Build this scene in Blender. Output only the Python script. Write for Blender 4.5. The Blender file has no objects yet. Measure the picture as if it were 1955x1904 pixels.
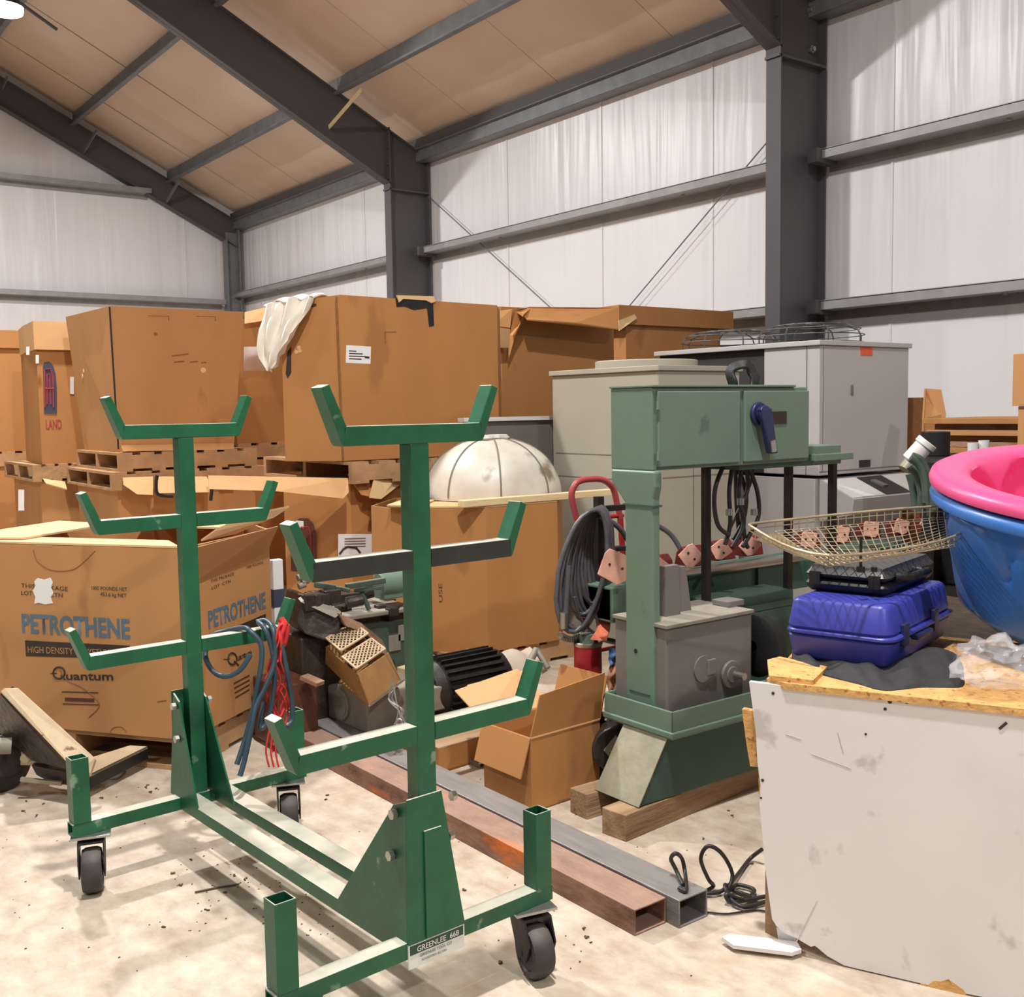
import bpy, bmesh, math, random
from mathutils import Vector, Matrix
random.seed(7)
sc = bpy.context.scene
COL = sc.collection
V = Vector
PI = math.pi
rad = math.radians

# ------------------------------------------------------------------ camera (solved from the photograph)
FPX, PITCH, ROLL, YAW = 2038.8, rad(4.8133), rad(-0.9066), rad(36.6637)
CAM = V((0, 0, 1.4))
FW = V((math.sin(YAW)*math.cos(PITCH), math.cos(YAW)*math.cos(PITCH), -math.sin(PITCH)))
RT = V((math.cos(YAW), -math.sin(YAW), 0))
UP = RT.cross(FW)
RT, UP = math.cos(ROLL)*RT + math.sin(ROLL)*UP, -math.sin(ROLL)*RT + math.cos(ROLL)*UP
cd = bpy.data.cameras.new('camera')
cam = bpy.data.objects.new('camera', cd)
COL.objects.link(cam)
cd.sensor_width = 36.0
cd.sensor_fit = 'HORIZONTAL'
cd.lens = FPX/1955*36
cd.clip_end = 200
cam.matrix_world = Matrix(((RT.x, UP.x, -FW.x, CAM.x), (RT.y, UP.y, -FW.y, CAM.y), (RT.z, UP.z, -FW.z, CAM.z), (0, 0, 0, 1)))
sc.camera = cam

def at(x, y, d=None, X=None, Y=None, z=None, pl=None):
    """point of the place seen at a spot of the photograph, on a given plane or at a given distance"""
    r = FW + RT*((x-977.5)/FPX) - UP*((y-952)/FPX)
    if d is not None: t = d
    elif X is not None: t = X/r.x
    elif Y is not None: t = Y/r.y
    elif z is not None: t = (z-1.4)/r.z
    else: t = (pl[0]-CAM).dot(pl[1])/r.dot(pl[1])
    return CAM + r*t

# ------------------------------------------------------------------ materials
def srgb(r, g, b):
    f = lambda c: (c/255/12.92) if c/255 <= .04045 else ((c/255+.055)/1.055)**2.4
    return (f(r), f(g), f(b), 1)
def mixc(a, b, t): return tuple(a[i]*(1-t)+b[i]*t for i in range(3)) + (1,)

def mat(name, col, rough=.6, metal=0, var=.12, scale=6, stretch=(1, 1, 1), bump=0, bscale=40, col2=None, dust=None, dustamt=.8,
        spec=None, coat=0, speck=None, speckscale=30, speckthr=.68, alpha=1, trans=0):
    m = bpy.data.materials.new(name); m.use_nodes = True
    nt = m.node_tree; N = nt.nodes; L = nt.links
    b = N['Principled BSDF']
    b.inputs['Roughness'].default_value = rough
    b.inputs['Metallic'].default_value = metal
    if spec is not None: b.inputs['Specular IOR Level'].default_value = spec
    if coat: b.inputs['Coat Weight'].default_value = coat
    if alpha < 1: b.inputs['Alpha'].default_value = alpha
    if trans: b.inputs['Transmission Weight'].default_value = trans
    tc = N.new('ShaderNodeTexCoord'); mp = N.new('ShaderNodeMapping'); mp.inputs['Scale'].default_value = stretch
    L.new(tc.outputs['Object'], mp.inputs['Vector'])
    no = N.new('ShaderNodeTexNoise'); no.inputs['Scale'].default_value = scale; no.inputs['Detail'].default_value = 6
    no.inputs['Roughness'].default_value = .6
    L.new(mp.outputs['Vector'], no.inputs['Vector'])
    rp = N.new('ShaderNodeValToRGB'); rp.color_ramp.elements[0].position = .3; rp.color_ramp.elements[1].position = .7
    c2 = col2 if col2 else tuple(min(1, c*(1+var)) for c in col[:3])+(1,)
    rp.color_ramp.elements[0].color = col if col2 else tuple(c*(1-var) for c in col[:3])+(1,)
    rp.color_ramp.elements[1].color = c2
    L.new(no.outputs['Fac'], rp.inputs['Fac'])
    out = rp.outputs['Color']
    if speck:
        n2 = N.new('ShaderNodeTexNoise'); n2.inputs['Scale'].default_value = speckscale; n2.inputs['Detail'].default_value = 4
        L.new(mp.outputs['Vector'], n2.inputs['Vector'])
        r2 = N.new('ShaderNodeValToRGB'); r2.color_ramp.elements[0].position = speckthr-.06; r2.color_ramp.elements[1].position = speckthr
        L.new(n2.outputs['Fac'], r2.inputs['Fac'])
        mx = N.new('ShaderNodeMix'); mx.data_type = 'RGBA'
        L.new(r2.outputs['Color'], mx.inputs[0]); L.new(out, mx.inputs[6]); mx.inputs[7].default_value = speck
        out = mx.outputs[2]
    if dust:   # dust that has settled on upward faces
        ge = N.new('ShaderNodeNewGeometry'); sx = N.new('ShaderNodeSeparateXYZ'); L.new(ge.outputs['Normal'], sx.inputs[0])
        rz = N.new('ShaderNodeMapRange'); rz.inputs[1].default_value = .55; rz.inputs[2].default_value = .95; rz.inputs[4].default_value = dustamt
        L.new(sx.outputs['Z'], rz.inputs[0])
        n3 = N.new('ShaderNodeTexNoise'); n3.inputs['Scale'].default_value = 9; n3.inputs['Detail'].default_value = 5
        L.new(tc.outputs['Object'], n3.inputs['Vector'])
        r3 = N.new('ShaderNodeMapRange'); r3.inputs[1].default_value = .3; r3.inputs[2].default_value = .6; r3.inputs[3].default_value = .7
        L.new(n3.outputs['Fac'], r3.inputs[0])
        mu = N.new('ShaderNodeMath'); mu.operation = 'MULTIPLY'; L.new(rz.outputs[0], mu.inputs[0]); L.new(r3.outputs[0], mu.inputs[1])
        mx = N.new('ShaderNodeMix'); mx.data_type = 'RGBA'
        L.new(mu.outputs[0], mx.inputs[0]); L.new(out, mx.inputs[6]); mx.inputs[7].default_value = dust
        out = mx.outputs[2]
    L.new(out, b.inputs['Base Color'])
    if bump:
        nb = N.new('ShaderNodeTexNoise'); nb.inputs['Scale'].default_value = bscale; nb.inputs['Detail'].default_value = 5
        L.new(mp.outputs['Vector'], nb.inputs['Vector'])
        bp = N.new('ShaderNodeBump'); bp.inputs['Strength'].default_value = bump; bp.inputs['Distance'].default_value = .02
        L.new(nb.outputs['Fac'], bp.inputs['Height']); L.new(bp.outputs['Normal'], b.inputs['Normal'])
    return m

DUST = srgb(214, 205, 190)
M = {}
M['rack'] = mat('rack_green_paint', srgb(24, 92, 60), .42, var=.25, scale=8, dust=DUST, dustamt=.85, bump=.05, speck=srgb(120, 150, 125), speckscale=14, speckthr=.72)
M['rack_dark'] = mat('rack_worn_band', srgb(44, 48, 46), .5, var=.3, scale=12, dust=DUST, dustamt=.85)
M['rubber'] = mat('black_rubber', srgb(58, 54, 52), .6, var=.25, scale=15, bump=.1, dust=srgb(150, 140, 130), dustamt=.4)
M['black'] = mat('black_plastic', srgb(26, 26, 28), .5, var=.3, scale=14)
M['blackmet'] = mat('dark_steel', srgb(48, 44, 42), .5, .5, var=.3, scale=10, bump=.1)
M['zinc'] = mat('zinc_plate', srgb(180, 178, 172), .35, .9, var=.1)
M['card'] = mat('cardboard', srgb(185, 134, 84), .75, var=.07, scale=3, stretch=(1, 1, .4), speck=srgb(170, 120, 74), speckscale=5, speckthr=.72)
M['card2'] = mat('cardboard_warm', srgb(177, 123, 70), .75, var=.08, scale=3, stretch=(1, 1, .4), speck=srgb(162, 110, 62), speckscale=4, speckthr=.7)
M['cardlid'] = mat('cardboard_pale', srgb(214, 168, 118), .8, var=.06, scale=4)
M['cardin'] = mat('cardboard_inside', srgb(222, 186, 138), .8, var=.05, scale=4)
M['cardedge'] = mat('cardboard_edge', srgb(140, 92, 52), .85, var=.15, scale=30)
M['wood'] = mat('pallet_wood', srgb(178, 138, 98), .8, var=.22, scale=6, stretch=(1, 1, 1), bump=.25, bscale=25)
M['woodold'] = mat('old_timber', srgb(176, 146, 112), .8, var=.18, scale=5, stretch=(.3, 3, 3), bump=.3, bscale=30, col2=srgb(132, 100, 72))
M['woodpale'] = mat('pale_timber', srgb(222, 198, 152), .75, var=.1, scale=6, stretch=(.4, 3, 3), bump=.15)
M['white'] = mat('white_paint', srgb(228, 224, 220), .5, var=.03, scale=4)
M['paper'] = mat('paper', srgb(232, 232, 232), .7, var=.02, scale=20)
M['whitepanel'] = mat('scuffed_white_board', srgb(224, 219, 216), .45, var=.035, scale=3, speck=srgb(196, 190, 186), speckscale=9, speckthr=.68, bump=.06, bscale=9)
M['osb'] = mat('chipboard', srgb(214, 164, 100), .8, var=.2, scale=26, bump=.3, bscale=60, speck=srgb(164, 108, 58), speckscale=60, speckthr=.66)
M['column'] = mat('dark_grey_steel', srgb(86, 84, 88), .5, .0, var=.05, scale=2)
M['rafter'] = mat('dark_steel_paint', srgb(80, 77, 78), .55, .0, var=.06, scale=2)
M['galv'] = mat('galvanised_steel', srgb(124, 127, 130), .5, .3, var=.18, scale=5, bump=.04)
M['girt'] = mat('weathered_girt', srgb(158, 156, 154), .5, .3, var=.15, scale=4)
M['mgreen'] = mat('machine_green', srgb(104, 128, 110), .45, var=.05, scale=4, bump=.03, speck=srgb(84, 108, 92), speckscale=7, speckthr=.72)
M['mgreend'] = mat('deep_machine_green', srgb(54, 84, 72), .5, var=.18, scale=7, bump=.05)
M['bare'] = mat('worn_bare_steel', srgb(176, 170, 148), .5, .3, var=.15, scale=5, col2=srgb(136, 128, 108), bump=.1)
M['grey'] = mat('grey_casting', srgb(118, 112, 106), .55, var=.07, scale=5, bump=.06)
M['chgrey'] = mat('chiller_grey', srgb(186, 181, 178), .45, var=.02, scale=2)
M['chbeige'] = mat('chiller_beige', srgb(170, 163, 148), .5, var=.04, scale=2)
M['chdark'] = mat('condenser_coil', srgb(58, 56, 56), .6, .2, var=.2, scale=40, stretch=(1, 1, 8))
M['oily'] = mat('oily_iron', srgb(62, 54, 48), .4, .3, var=.4, scale=14, bump=.3, bscale=30)
M['oilgreen'] = mat('oily_green_iron', srgb(70, 86, 74), .5, .1, var=.35, scale=10, bump=.15, dust=srgb(150, 142, 128), dustamt=.5)
M['greyiron'] = mat('dusty_iron', srgb(136, 128, 116), .6, .1, var=.2, scale=9, bump=.15, dust=srgb(170, 160, 146), dustamt=.5)
M['rust'] = mat('rust', srgb(138, 92, 66), .75, .1, var=.3, scale=9, bump=.25, col2=srgb(170, 140, 118))
M['rusttube'] = mat('rusty_tube', srgb(104, 70, 56), .65, .2, scale=9, stretch=(2, .8, 2), bump=.2, col2=srgb(160, 122, 104), speck=srgb(206, 112, 40), speckscale=2.6, speckthr=.66, dust=srgb(186, 156, 138), dustamt=.55)
M['greytube'] = mat('mill_steel_tube', srgb(112, 108, 106), .5, .45, scale=10, stretch=(4, .5, 4), bump=.08, col2=srgb(150, 146, 142), dust=srgb(170, 164, 158), dustamt=.5)
M['rustpan'] = mat('brown_steel_pan', srgb(150, 112, 70), .55, .2, var=.2, scale=7, bump=.12, col2=srgb(176, 132, 82))
M['meshmet'] = mat('expanded_metal', srgb(206, 182, 150), .5, .3, var=.2, scale=12)
M['red'] = mat('red_paint', srgb(168, 40, 44), .4, var=.15, scale=8)
M['redtube'] = mat('faded_red_tube', srgb(178, 72, 76), .45, var=.12, scale=8)
M['redrope'] = mat('red_rope', srgb(205, 44, 44), .8, var=.2, scale=40)
M['pinkplate'] = mat('copper_pink_plate', srgb(226, 170, 150), .55, .1, var=.12, scale=12, bump=.1)
M['maroon'] = mat('maroon_block', srgb(98, 30, 28), .45, var=.2, scale=10)
M['hose'] = mat('grey_black_hose', srgb(84, 82, 86), .35, var=.15, scale=10)
M['bluehose'] = mat('blue_grey_hose', srgb(48, 70, 82), .4, var=.15, scale=10)
M['dkhose'] = mat('dark_cable', srgb(44, 40, 40), .45, var=.2, scale=12)
M['bluecase'] = mat('blue_plastic', srgb(58, 64, 156), .38, var=.05, scale=5, bump=.03)
M['darkblue'] = mat('navy_plastic', srgb(36, 42, 84), .4, var=.1, scale=8)
M['poolblue'] = mat('pool_blue', srgb(56, 112, 188), .35, var=.06, scale=6)
M['poolpink'] = mat('pool_pink', srgb(228, 84, 138), .35, var=.04, scale=6)
M['blackbag'] = mat('black_fabric', srgb(46, 45, 46), .75, var=.2, scale=20, bump=.15)
M['sheet'] = mat('white_sheet', srgb(226, 218, 206), .7, var=.05, scale=14, bump=.15, bscale=20)
M['dome'] = mat('dirty_white_plastic', srgb(190, 180, 164), .4, scale=2.6, col2=srgb(228, 224, 216), speck=srgb(138, 122, 102), speckscale=3.0, speckthr=.62)
M['band'] = mat('dark_seam', srgb(120, 112, 100), .6)
M['ink'] = mat('black_ink', srgb(52, 42, 36), .7)
M['inkblue'] = mat('slate_blue_ink', srgb(84, 112, 132), .7, var=.12, scale=30)
M['inknavy'] = mat('navy_ink', srgb(64, 66, 88), .7)
M['inkred'] = mat('red_ink', srgb(158, 54, 58), .7)
M['inkmaroon'] = mat('maroon_ink', srgb(92, 46, 38), .7)
M['orange'] = mat('orange_sticker', srgb(226, 88, 52), .5)
M['signgreen'] = mat('sign_green', srgb(38, 72, 56), .5)
M['signwhite'] = mat('sign_white', srgb(226, 228, 224), .4, var=.06, scale=20)
M['bluecloth'] = mat('blue_rag', srgb(74, 112, 160), .8, var=.2, scale=12)
M['tancloth'] = mat('brown_rag', srgb(176, 122, 92), .85, var=.2, scale=12)
M['wire'] = mat('bright_wire', srgb(178, 162, 132), .4, .5, var=.25, scale=12)
M['guard'] = mat('fan_guard_wire', srgb(84, 84, 84), .45, .4)
M['tarp'] = mat('grey_canvas', srgb(188, 172, 154), .8, var=.1, scale=6)
M['jack'] = mat('jack_cream_paint', srgb(206, 184, 150), .55, var=.12, scale=9, speck=srgb(120, 96, 72), speckscale=16, speckthr=.7, bump=.1)
M['chip'] = mat('debris_brown', srgb(92, 72, 58), .8, var=.3, scale=20)

def emis(name, col, s):
    m = bpy.data.materials.new(name); m.use_nodes = True
    b = m.node_tree.nodes['Principled BSDF']; b.inputs['Emission Color'].default_value = col; b.inputs['Emission Strength'].default_value = s
    return m
M['lamp'] = emis('lamp_lens', (1, 1, 1, 1), 14)

def plastic_film():
    m = bpy.data.materials.new('clear_film'); m.use_nodes = True
    nt = m.node_tree; N = nt.nodes; L = nt.links; b = N['Principled BSDF']
    b.inputs['Base Color'].default_value = (.8, .8, .84, 1); b.inputs['Roughness'].default_value = .08
    b.inputs['Alpha'].default_value = .2; b.inputs['Coat Weight'].default_value = .6
    no = N.new('ShaderNodeTexNoise'); no.inputs['Scale'].default_value = 30
    bp = N.new('ShaderNodeBump'); bp.inputs['Strength'].default_value = .6
    L.new(no.outputs['Fac'], bp.inputs['Height']); L.new(bp.outputs['Normal'], b.inputs['Normal'])
    return m
M['film'] = plastic_film()

def liner(name, col, rough, ax, coln, bump=.5):
    """vinyl insulation facing: long folds (bump) plus faint tone changes"""
    m = bpy.data.materials.new(name); m.use_nodes = True
    nt = m.node_tree; N = nt.nodes; L = nt.links; b = N['Principled BSDF']
    b.inputs['Roughness'].default_value = rough
    tc = N.new('ShaderNodeTexCoord'); mp = N.new('ShaderNodeMapping'); mp.inputs['Scale'].default_value = ax
    L.new(tc.outputs['Object'], mp.inputs['Vector'])
    n1 = N.new('ShaderNodeTexNoise'); n1.inputs['Scale'].default_value = 1.0; n1.inputs['Detail'].default_value = 3; n1.inputs['Roughness'].default_value = .45
    n1.inputs['Distortion'].default_value = .3
    L.new(mp.outputs['Vector'], n1.inputs['Vector'])
    n2 = N.new('ShaderNodeTexNoise'); n2.inputs['Scale'].default_value = .5; n2.inputs['Detail'].default_value = 3
    L.new(tc.outputs['Object'], n2.inputs['Vector'])
    rp = N.new('ShaderNodeValToRGB'); rp.color_ramp.elements[0].position = .35; rp.color_ramp.elements[1].position = .65
    rp.color_ramp.elements[0].color = col; rp.color_ramp.elements[1].color = coln
    L.new(n2.outputs['Fac'], rp.inputs['Fac']); L.new(rp.outputs['Color'], b.inputs['Base Color'])
    bp = N.new('ShaderNodeBump'); bp.inputs['Strength'].default_value = bump; bp.inputs['Distance'].default_value = .1
    L.new(n1.outputs['Fac'], bp.inputs['Height']); L.new(bp.outputs['Normal'], b.inputs['Normal'])
    return m
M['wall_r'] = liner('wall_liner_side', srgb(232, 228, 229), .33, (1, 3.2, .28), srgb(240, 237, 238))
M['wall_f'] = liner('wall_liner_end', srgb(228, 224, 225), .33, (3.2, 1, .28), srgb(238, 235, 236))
M['roof'] = liner('roof_liner', srgb(214, 186, 162), .45, (.4, 2.2, .4), srgb(228, 206, 186), .28)  # beige holds the warm bounce light on white vinyl, put into the colour

def floor_mat():
    m = bpy.data.materials.new('concrete_floor'); m.use_nodes = True
    nt = m.node_tree; N = nt.nodes; L = nt.links; b = N['Principled BSDF']
    b.inputs['Roughness'].default_value = .62
    tc = N.new('ShaderNodeTexCoord')
    def noise(s, d=6, st=(1, 1, 1)):
        mp = N.new('ShaderNodeMapping'); mp.inputs['Scale'].default_value = st; L.new(tc.outputs['Object'], mp.inputs['Vector'])
        n = N.new('ShaderNodeTexNoise'); n.inputs['Scale'].default_value = s; n.inputs['Detail'].default_value = d; n.inputs['Roughness'].default_value = .65
        L.new(mp.outputs['Vector'], n.inputs['Vector']); return n
    def ramp(n, c0, c1, p0=.35, p1=.65):
        r = N.new('ShaderNodeValToRGB'); e = r.color_ramp.elements; e[0].position = p0; e[1].position = p1; e[0].color = c0; e[1].color = c1
        L.new(n.outputs['Fac'], r.inputs['Fac']); return r
    def mix(fac, a, bb):
        x = N.new('ShaderNodeMix'); x.data_type = 'RGBA'
        if isinstance(fac, float): x.inputs[0].default_value = fac
        else: L.new(fac, x.inputs[0])
        for i, q in ((6, a), (7, bb)):
            if isinstance(q, tuple): x.inputs[i].default_value = q
            else: L.new(q, x.inputs[i])
        return x.outputs[2]
    base = ramp(noise(1.3), srgb(178, 162, 142), srgb(204, 190, 172))
    fine = ramp(noise(14, 8, (1, .6, 1)), srgb(150, 128, 106), srgb(220, 207, 190), .3, .7)
    out = mix(.62, base.outputs['Color'], fine.outputs['Color'])
    st = ramp(noise(2.6, 8, (.5, 1.6, 1)), (0, 0, 0, 1), (1, 1, 1, 1), .55, .75)
    out = mix(st.outputs['Color'], out, srgb(182, 154, 128))
    sp = ramp(noise(70, 3), (0, 0, 0, 1), (1, 1, 1, 1), .70, .76)
    out = mix(sp.outputs['Color'], out, srgb(130, 104, 84))
    L.new(out, b.inputs['Base Color'])
    bp = N.new('ShaderNodeBump'); bp.inputs['Strength'].default_value = .12; bp.inputs['Distance'].default_value = .01
    nb = noise(25, 6); L.new(nb.outputs['Fac'], bp.inputs['Height']); L.new(bp.outputs['Normal'], b.inputs['Normal'])
    return m
M['floor'] = floor_mat()

# ------------------------------------------------------------------ mesh builder
class MB:
    def __init__(s, T=None): s.v = []; s.f = []; s.mi = []; s.cur = 0; s.T = T
    def m(s, i): s.cur = i; return s
    def add(s, vs, fs):
        o = len(s.v)
        for p in vs:
            p = V(p); s.v.append(s.T @ p if s.T else p)
        for f in fs: s.f.append([o+i for i in f]); s.mi.append(s.cur)
        return s
    def box(s, x0, x1, y0, y1, z0, z1):
        return s.add([(x0, y0, z0), (x1, y0, z0), (x1, y1, z0), (x0, y1, z0), (x0, y0, z1), (x1, y0, z1), (x1, y1, z1), (x0, y1, z1)],
                     [(0, 3, 2, 1), (4, 5, 6, 7), (0, 1, 5, 4), (1, 2, 6, 5), (2, 3, 7, 6), (3, 0, 4, 7)])
    def para(s, o, a, b, c):
        o, a, b, c = V(o), V(a), V(b), V(c)
        if a.cross(b).dot(c) < 0: a, b = b, a
        return s.add([o, o+a, o+a+b, o+b, o+c, o+a+c, o+a+b+c, o+b+c],
                     [(0, 3, 2, 1), (4, 5, 6, 7), (0, 1, 5, 4), (1, 2, 6, 5), (2, 3, 7, 6), (3, 0, 4, 7)])
    def prism(s, pts, off):
        """closed polygon swept along off"""
        pts = [V(p) for p in pts]; off = V(off); n = len(pts)
        nn = V((0, 0, 0))
        for i in range(n): nn += pts[i].cross(pts[(i+1) % n])
        if nn.dot(off) < 0: pts = pts[::-1]
        return s.add(pts+[p+off for p in pts], [tuple(range(n-1, -1, -1)), tuple(range(n, 2*n))] + [(i, (i+1) % n, n+(i+1) % n, n+i) for i in range(n)])
    def bar(s, p0, p1, w, h, up=(0, 0, 1), wall=0):
        """rectangular bar from p0 to p1: w across, h along up; hollow when wall is given"""
        p0, p1, up = V(p0), V(p1), V(up); d = (p1-p0).normalized()
        sd = d.cross(up).normalized(); u = sd.cross(d).normalized()
        def ring(p, a, b): return [p-sd*a-u*b, p+sd*a-u*b, p+sd*a+u*b, p-sd*a+u*b]
        A, B = ring(p0, w/2, h/2), ring(p1, w/2, h/2)
        if not wall:
            return s.add(A+B, [(0, 1, 2, 3), (7, 6, 5, 4)] + [(j, i, i+4, j+4) for i, j in ((0, 1), (1, 2), (2, 3), (3, 0))])
        A2, B2 = ring(p0, w/2-wall, h/2-wall), ring(p1, w/2-wall, h/2-wall)
        fs = []
        for i, j in ((0, 1), (1, 2), (2, 3), (3, 0)):
            fs += [(j, i, i+4, j+4), (8+i, 8+j, 12+j, 12+i), (i, j, 8+j, 8+i), (4+j, 4+i, 12+i, 12+j)]
        return s.add(A+B+A2+B2, fs)
    def cyl(s, p0, p1, r0, r1=None, n=20, caps=True):
        p0, p1 = V(p0), V(p1); r1 = r0 if r1 is None else r1
        d = (p1-p0).normalized(); a = d.orthogonal().normalized(); b = d.cross(a)
        vs = []
        for p, r in ((p0, r0), (p1, r1)):
            vs += [p+(a*math.cos(2*PI*i/n)+b*math.sin(2*PI*i/n))*r for i in range(n)]
        fs = [(i, (i+1) % n, n+(i+1) % n, n+i) for i in range(n)]
        if caps: fs += [tuple(range(n-1, -1, -1)), tuple(range(n, 2*n))]
        return s.add(vs, fs)
    def tube(s, path, r, n=10, closed=False):
        P = [V(p) for p in path]; k = len(P); vs = []; prev = None
        for i in range(k):
            if closed: d = P[(i+1) % k]-P[i-1]
            else: d = P[min(i+1, k-1)]-P[max(i-1, 0)]
            if d.length < 1e-9: d = V((0, 0, 1))
            d.normalize()
            a = d.orthogonal().normalized() if prev is None else (prev-d*prev.dot(d))
            if a.length < 1e-6: a = d.orthogonal()
            a.normalize(); prev = a; b = d.cross(a)
            vs += [P[i]+(a*math.cos(2*PI*j/n)+b*math.sin(2*PI*j/n))*r for j in range(n)]
        fs = []
        for i in range(k if closed else k-1):
            o, q = i*n, ((i+1) % k)*n
            fs += [(o+j, o+(j+1) % n, q+(j+1) % n, q+j) for j in range(n)]
        if not closed: fs += [tuple(range(n-1, -1, -1)), tuple(range((k-1)*n, k*n))]
        return s.add(vs, fs)
    def lathe(s, prof, n=40, Mx=None, rfun=None):
        """profile of (r, z) turned about z; Mx places it"""
        vs = []; k = len(prof)
        for (r, z) in prof:
            for j in range(n):
                t = 2*PI*j/n; rr = r if rfun is None else rfun(r, z, t)
                p = V((rr*math.cos(t), rr*math.sin(t), z)); vs.append(Mx @ p if Mx else p)
        fs = []
        for i in range(k-1):
            for j in range(n): fs.append((i*n+j, i*n+(j+1) % n, (i+1)*n+(j+1) % n, (i+1)*n+j))
        if prof[0][0] > 1e-6 and prof[0][0] < .0011: pass
        return s.add(vs, fs)
    def grid(s, fn, nu, nv, th=None):
        """surface fn(u, v); with th it gets that thickness along th"""
        vs = [V(fn(i/nu, j/nv)) for j in range(nv+1) for i in range(nu+1)]
        W = nu+1
        fs = [(j*W+i, j*W+i+1, (j+1)*W+i+1, (j+1)*W+i) for j in range(nv) for i in range(nu)]
        if th is not None:
            th = V(th); o = len(vs); vs = vs+[p+th for p in vs]
            fs2 = [tuple(o+q for q in reversed(f)) for f in fs]
            rim = [i for i in range(W)]+[j*W+nu for j in range(1, nv+1)]+[nv*W+i for i in range(nu-1, -1, -1)]+[j*W for j in range(nv-1, 0, -1)]
            fs = fs+fs2+[(rim[(i+1) % len(rim)], rim[i], o+rim[i], o+rim[(i+1) % len(rim)]) for i in range(len(rim))]
        return s.add(vs, fs)
    def build(s, name, mats, parent=None, smooth=None, bevel=0, seg=2):
        if not isinstance(mats, (list, tuple)): mats = [mats]
        me = bpy.data.meshes.new(name)
        off = parent_origin(parent)
        me.from_pydata([tuple(p-off) for p in s.v], [], s.f); me.update()
        bm = bmesh.new(); bm.from_mesh(me); bmesh.ops.recalc_face_normals(bm, faces=bm.faces); bm.to_mesh(me); bm.free()
        for x in mats: me.materials.append(x)
        for i, p in enumerate(me.polygons): p.material_index = min(s.mi[i], len(mats)-1)
        if smooth:
            for p in me.polygons: p.use_smooth = True
            me.set_sharp_from_angle(angle=rad(smooth))
        o = bpy.data.objects.new(name, me); COL.objects.link(o)
        if parent is not None: o.parent = parent
        if bevel:
            b = o.modifiers.new('bevel', 'BEVEL'); b.width = bevel; b.segments = seg; b.limit_method = 'ANGLE'; b.angle_limit = rad(40)
        return o

def parent_origin(p):
    o = V((0, 0, 0))
    while p is not None:
        o += p.location; p = p.parent
    return o

def tag(o, label=None, cat=None, group=None, kind=None):
    if label: o['label'] = label
    if cat: o['category'] = cat
    if group: o['group'] = group
    if kind: o['kind'] = kind
    return o
def thing(name, label, cat, loc=(0, 0, 0), group=None):
    o = bpy.data.objects.new(name, None); COL.objects.link(o); o.location = loc; o.empty_display_size = .1
    return tag(o, label, cat, group)
def struct(o): o['kind'] = 'structure'; return o
def copy_tree(o, parent=None):
    c = o.copy(); COL.objects.link(c)
    if parent is not None: c.parent = parent
    for ch in list(o.children): copy_tree(ch, c)
    return c

def text(body, o, xd, up, h, mt, parent, name='lettering', width=None, lift=.0015, align='LEFT', thick=.0008, bold=0):
    """raised lettering lying on a surface: o = left end of the baseline"""
    cu = bpy.data.curves.new(name, 'FONT'); cu.body = body; cu.size = 1; cu.extrude = 0; cu.resolution_u = 3; cu.offset = bold
    t = bpy.data.objects.new(name, cu); COL.objects.link(t)
    dg = bpy.context.evaluated_depsgraph_get()
    me = bpy.data.meshes.new_from_object(t.evaluated_get(dg))
    bpy.data.objects.remove(t); bpy.data.curves.remove(cu)
    xs = [v.co.x for v in me.vertices]; x0, x1 = min(xs), max(xs)
    k = h/.69; kx = k if width is None else width/(x1-x0)
    xd, up = V(xd).normalized(), V(up).normalized(); n = xd.cross(up); off = parent_origin(parent); o = V(o)
    sh = 0 if align == 'LEFT' else -(x1-x0)*kx/2
    for v in me.vertices:
        v.co = o + xd*((v.co.x-x0)*kx+sh) + up*(v.co.y*k) + n*lift - off
    me.materials.append(mt)
    ob = bpy.data.objects.new(name, me); COL.objects.link(ob)
    if parent is not None: ob.parent = parent
    return ob

def decal(mb, o, xd, up, x0, x1, y0, y1, n, t=.0012):
    """thin printed patch in the plane of a face"""
    o, xd, up, n = V(o), V(xd), V(up), V(n)
    mb.para(o+xd*x0+up*y0, xd*(x1-x0), up*(y1-y0), n*t)

def bez(pts, n=8, closed=False):
    """Catmull-Rom through the points"""
    P = [V(p) for p in pts]; out = []; k = len(P)
    for i in range(k if closed else k-1):
        a, b, c, d = (P[i-1] if (closed or i > 0) else P[0]), P[i], P[(i+1) % k], (P[(i+2) % k] if (closed or i+2 < k) else P[-1])
        for j in range(n):
            t = j/n
            out.append(.5*((2*b)+(c-a)*t+(2*a-5*b+4*c-d)*t*t+(3*b-a-3*c+d)*t*t*t))
    if not closed: out.append(P[-1])
    return out
# ================================================================== THE BUILDING
WX, WY, SL = 7.6, 18.05, .495            # side wall, end wall, roof slope
def roof_z(X): return 4.83+SL*(WX-X)
b = MB(); b.box(-9, 9, -8, 19, -.1, 0); struct(b.build('floor', M['floor']))

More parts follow.
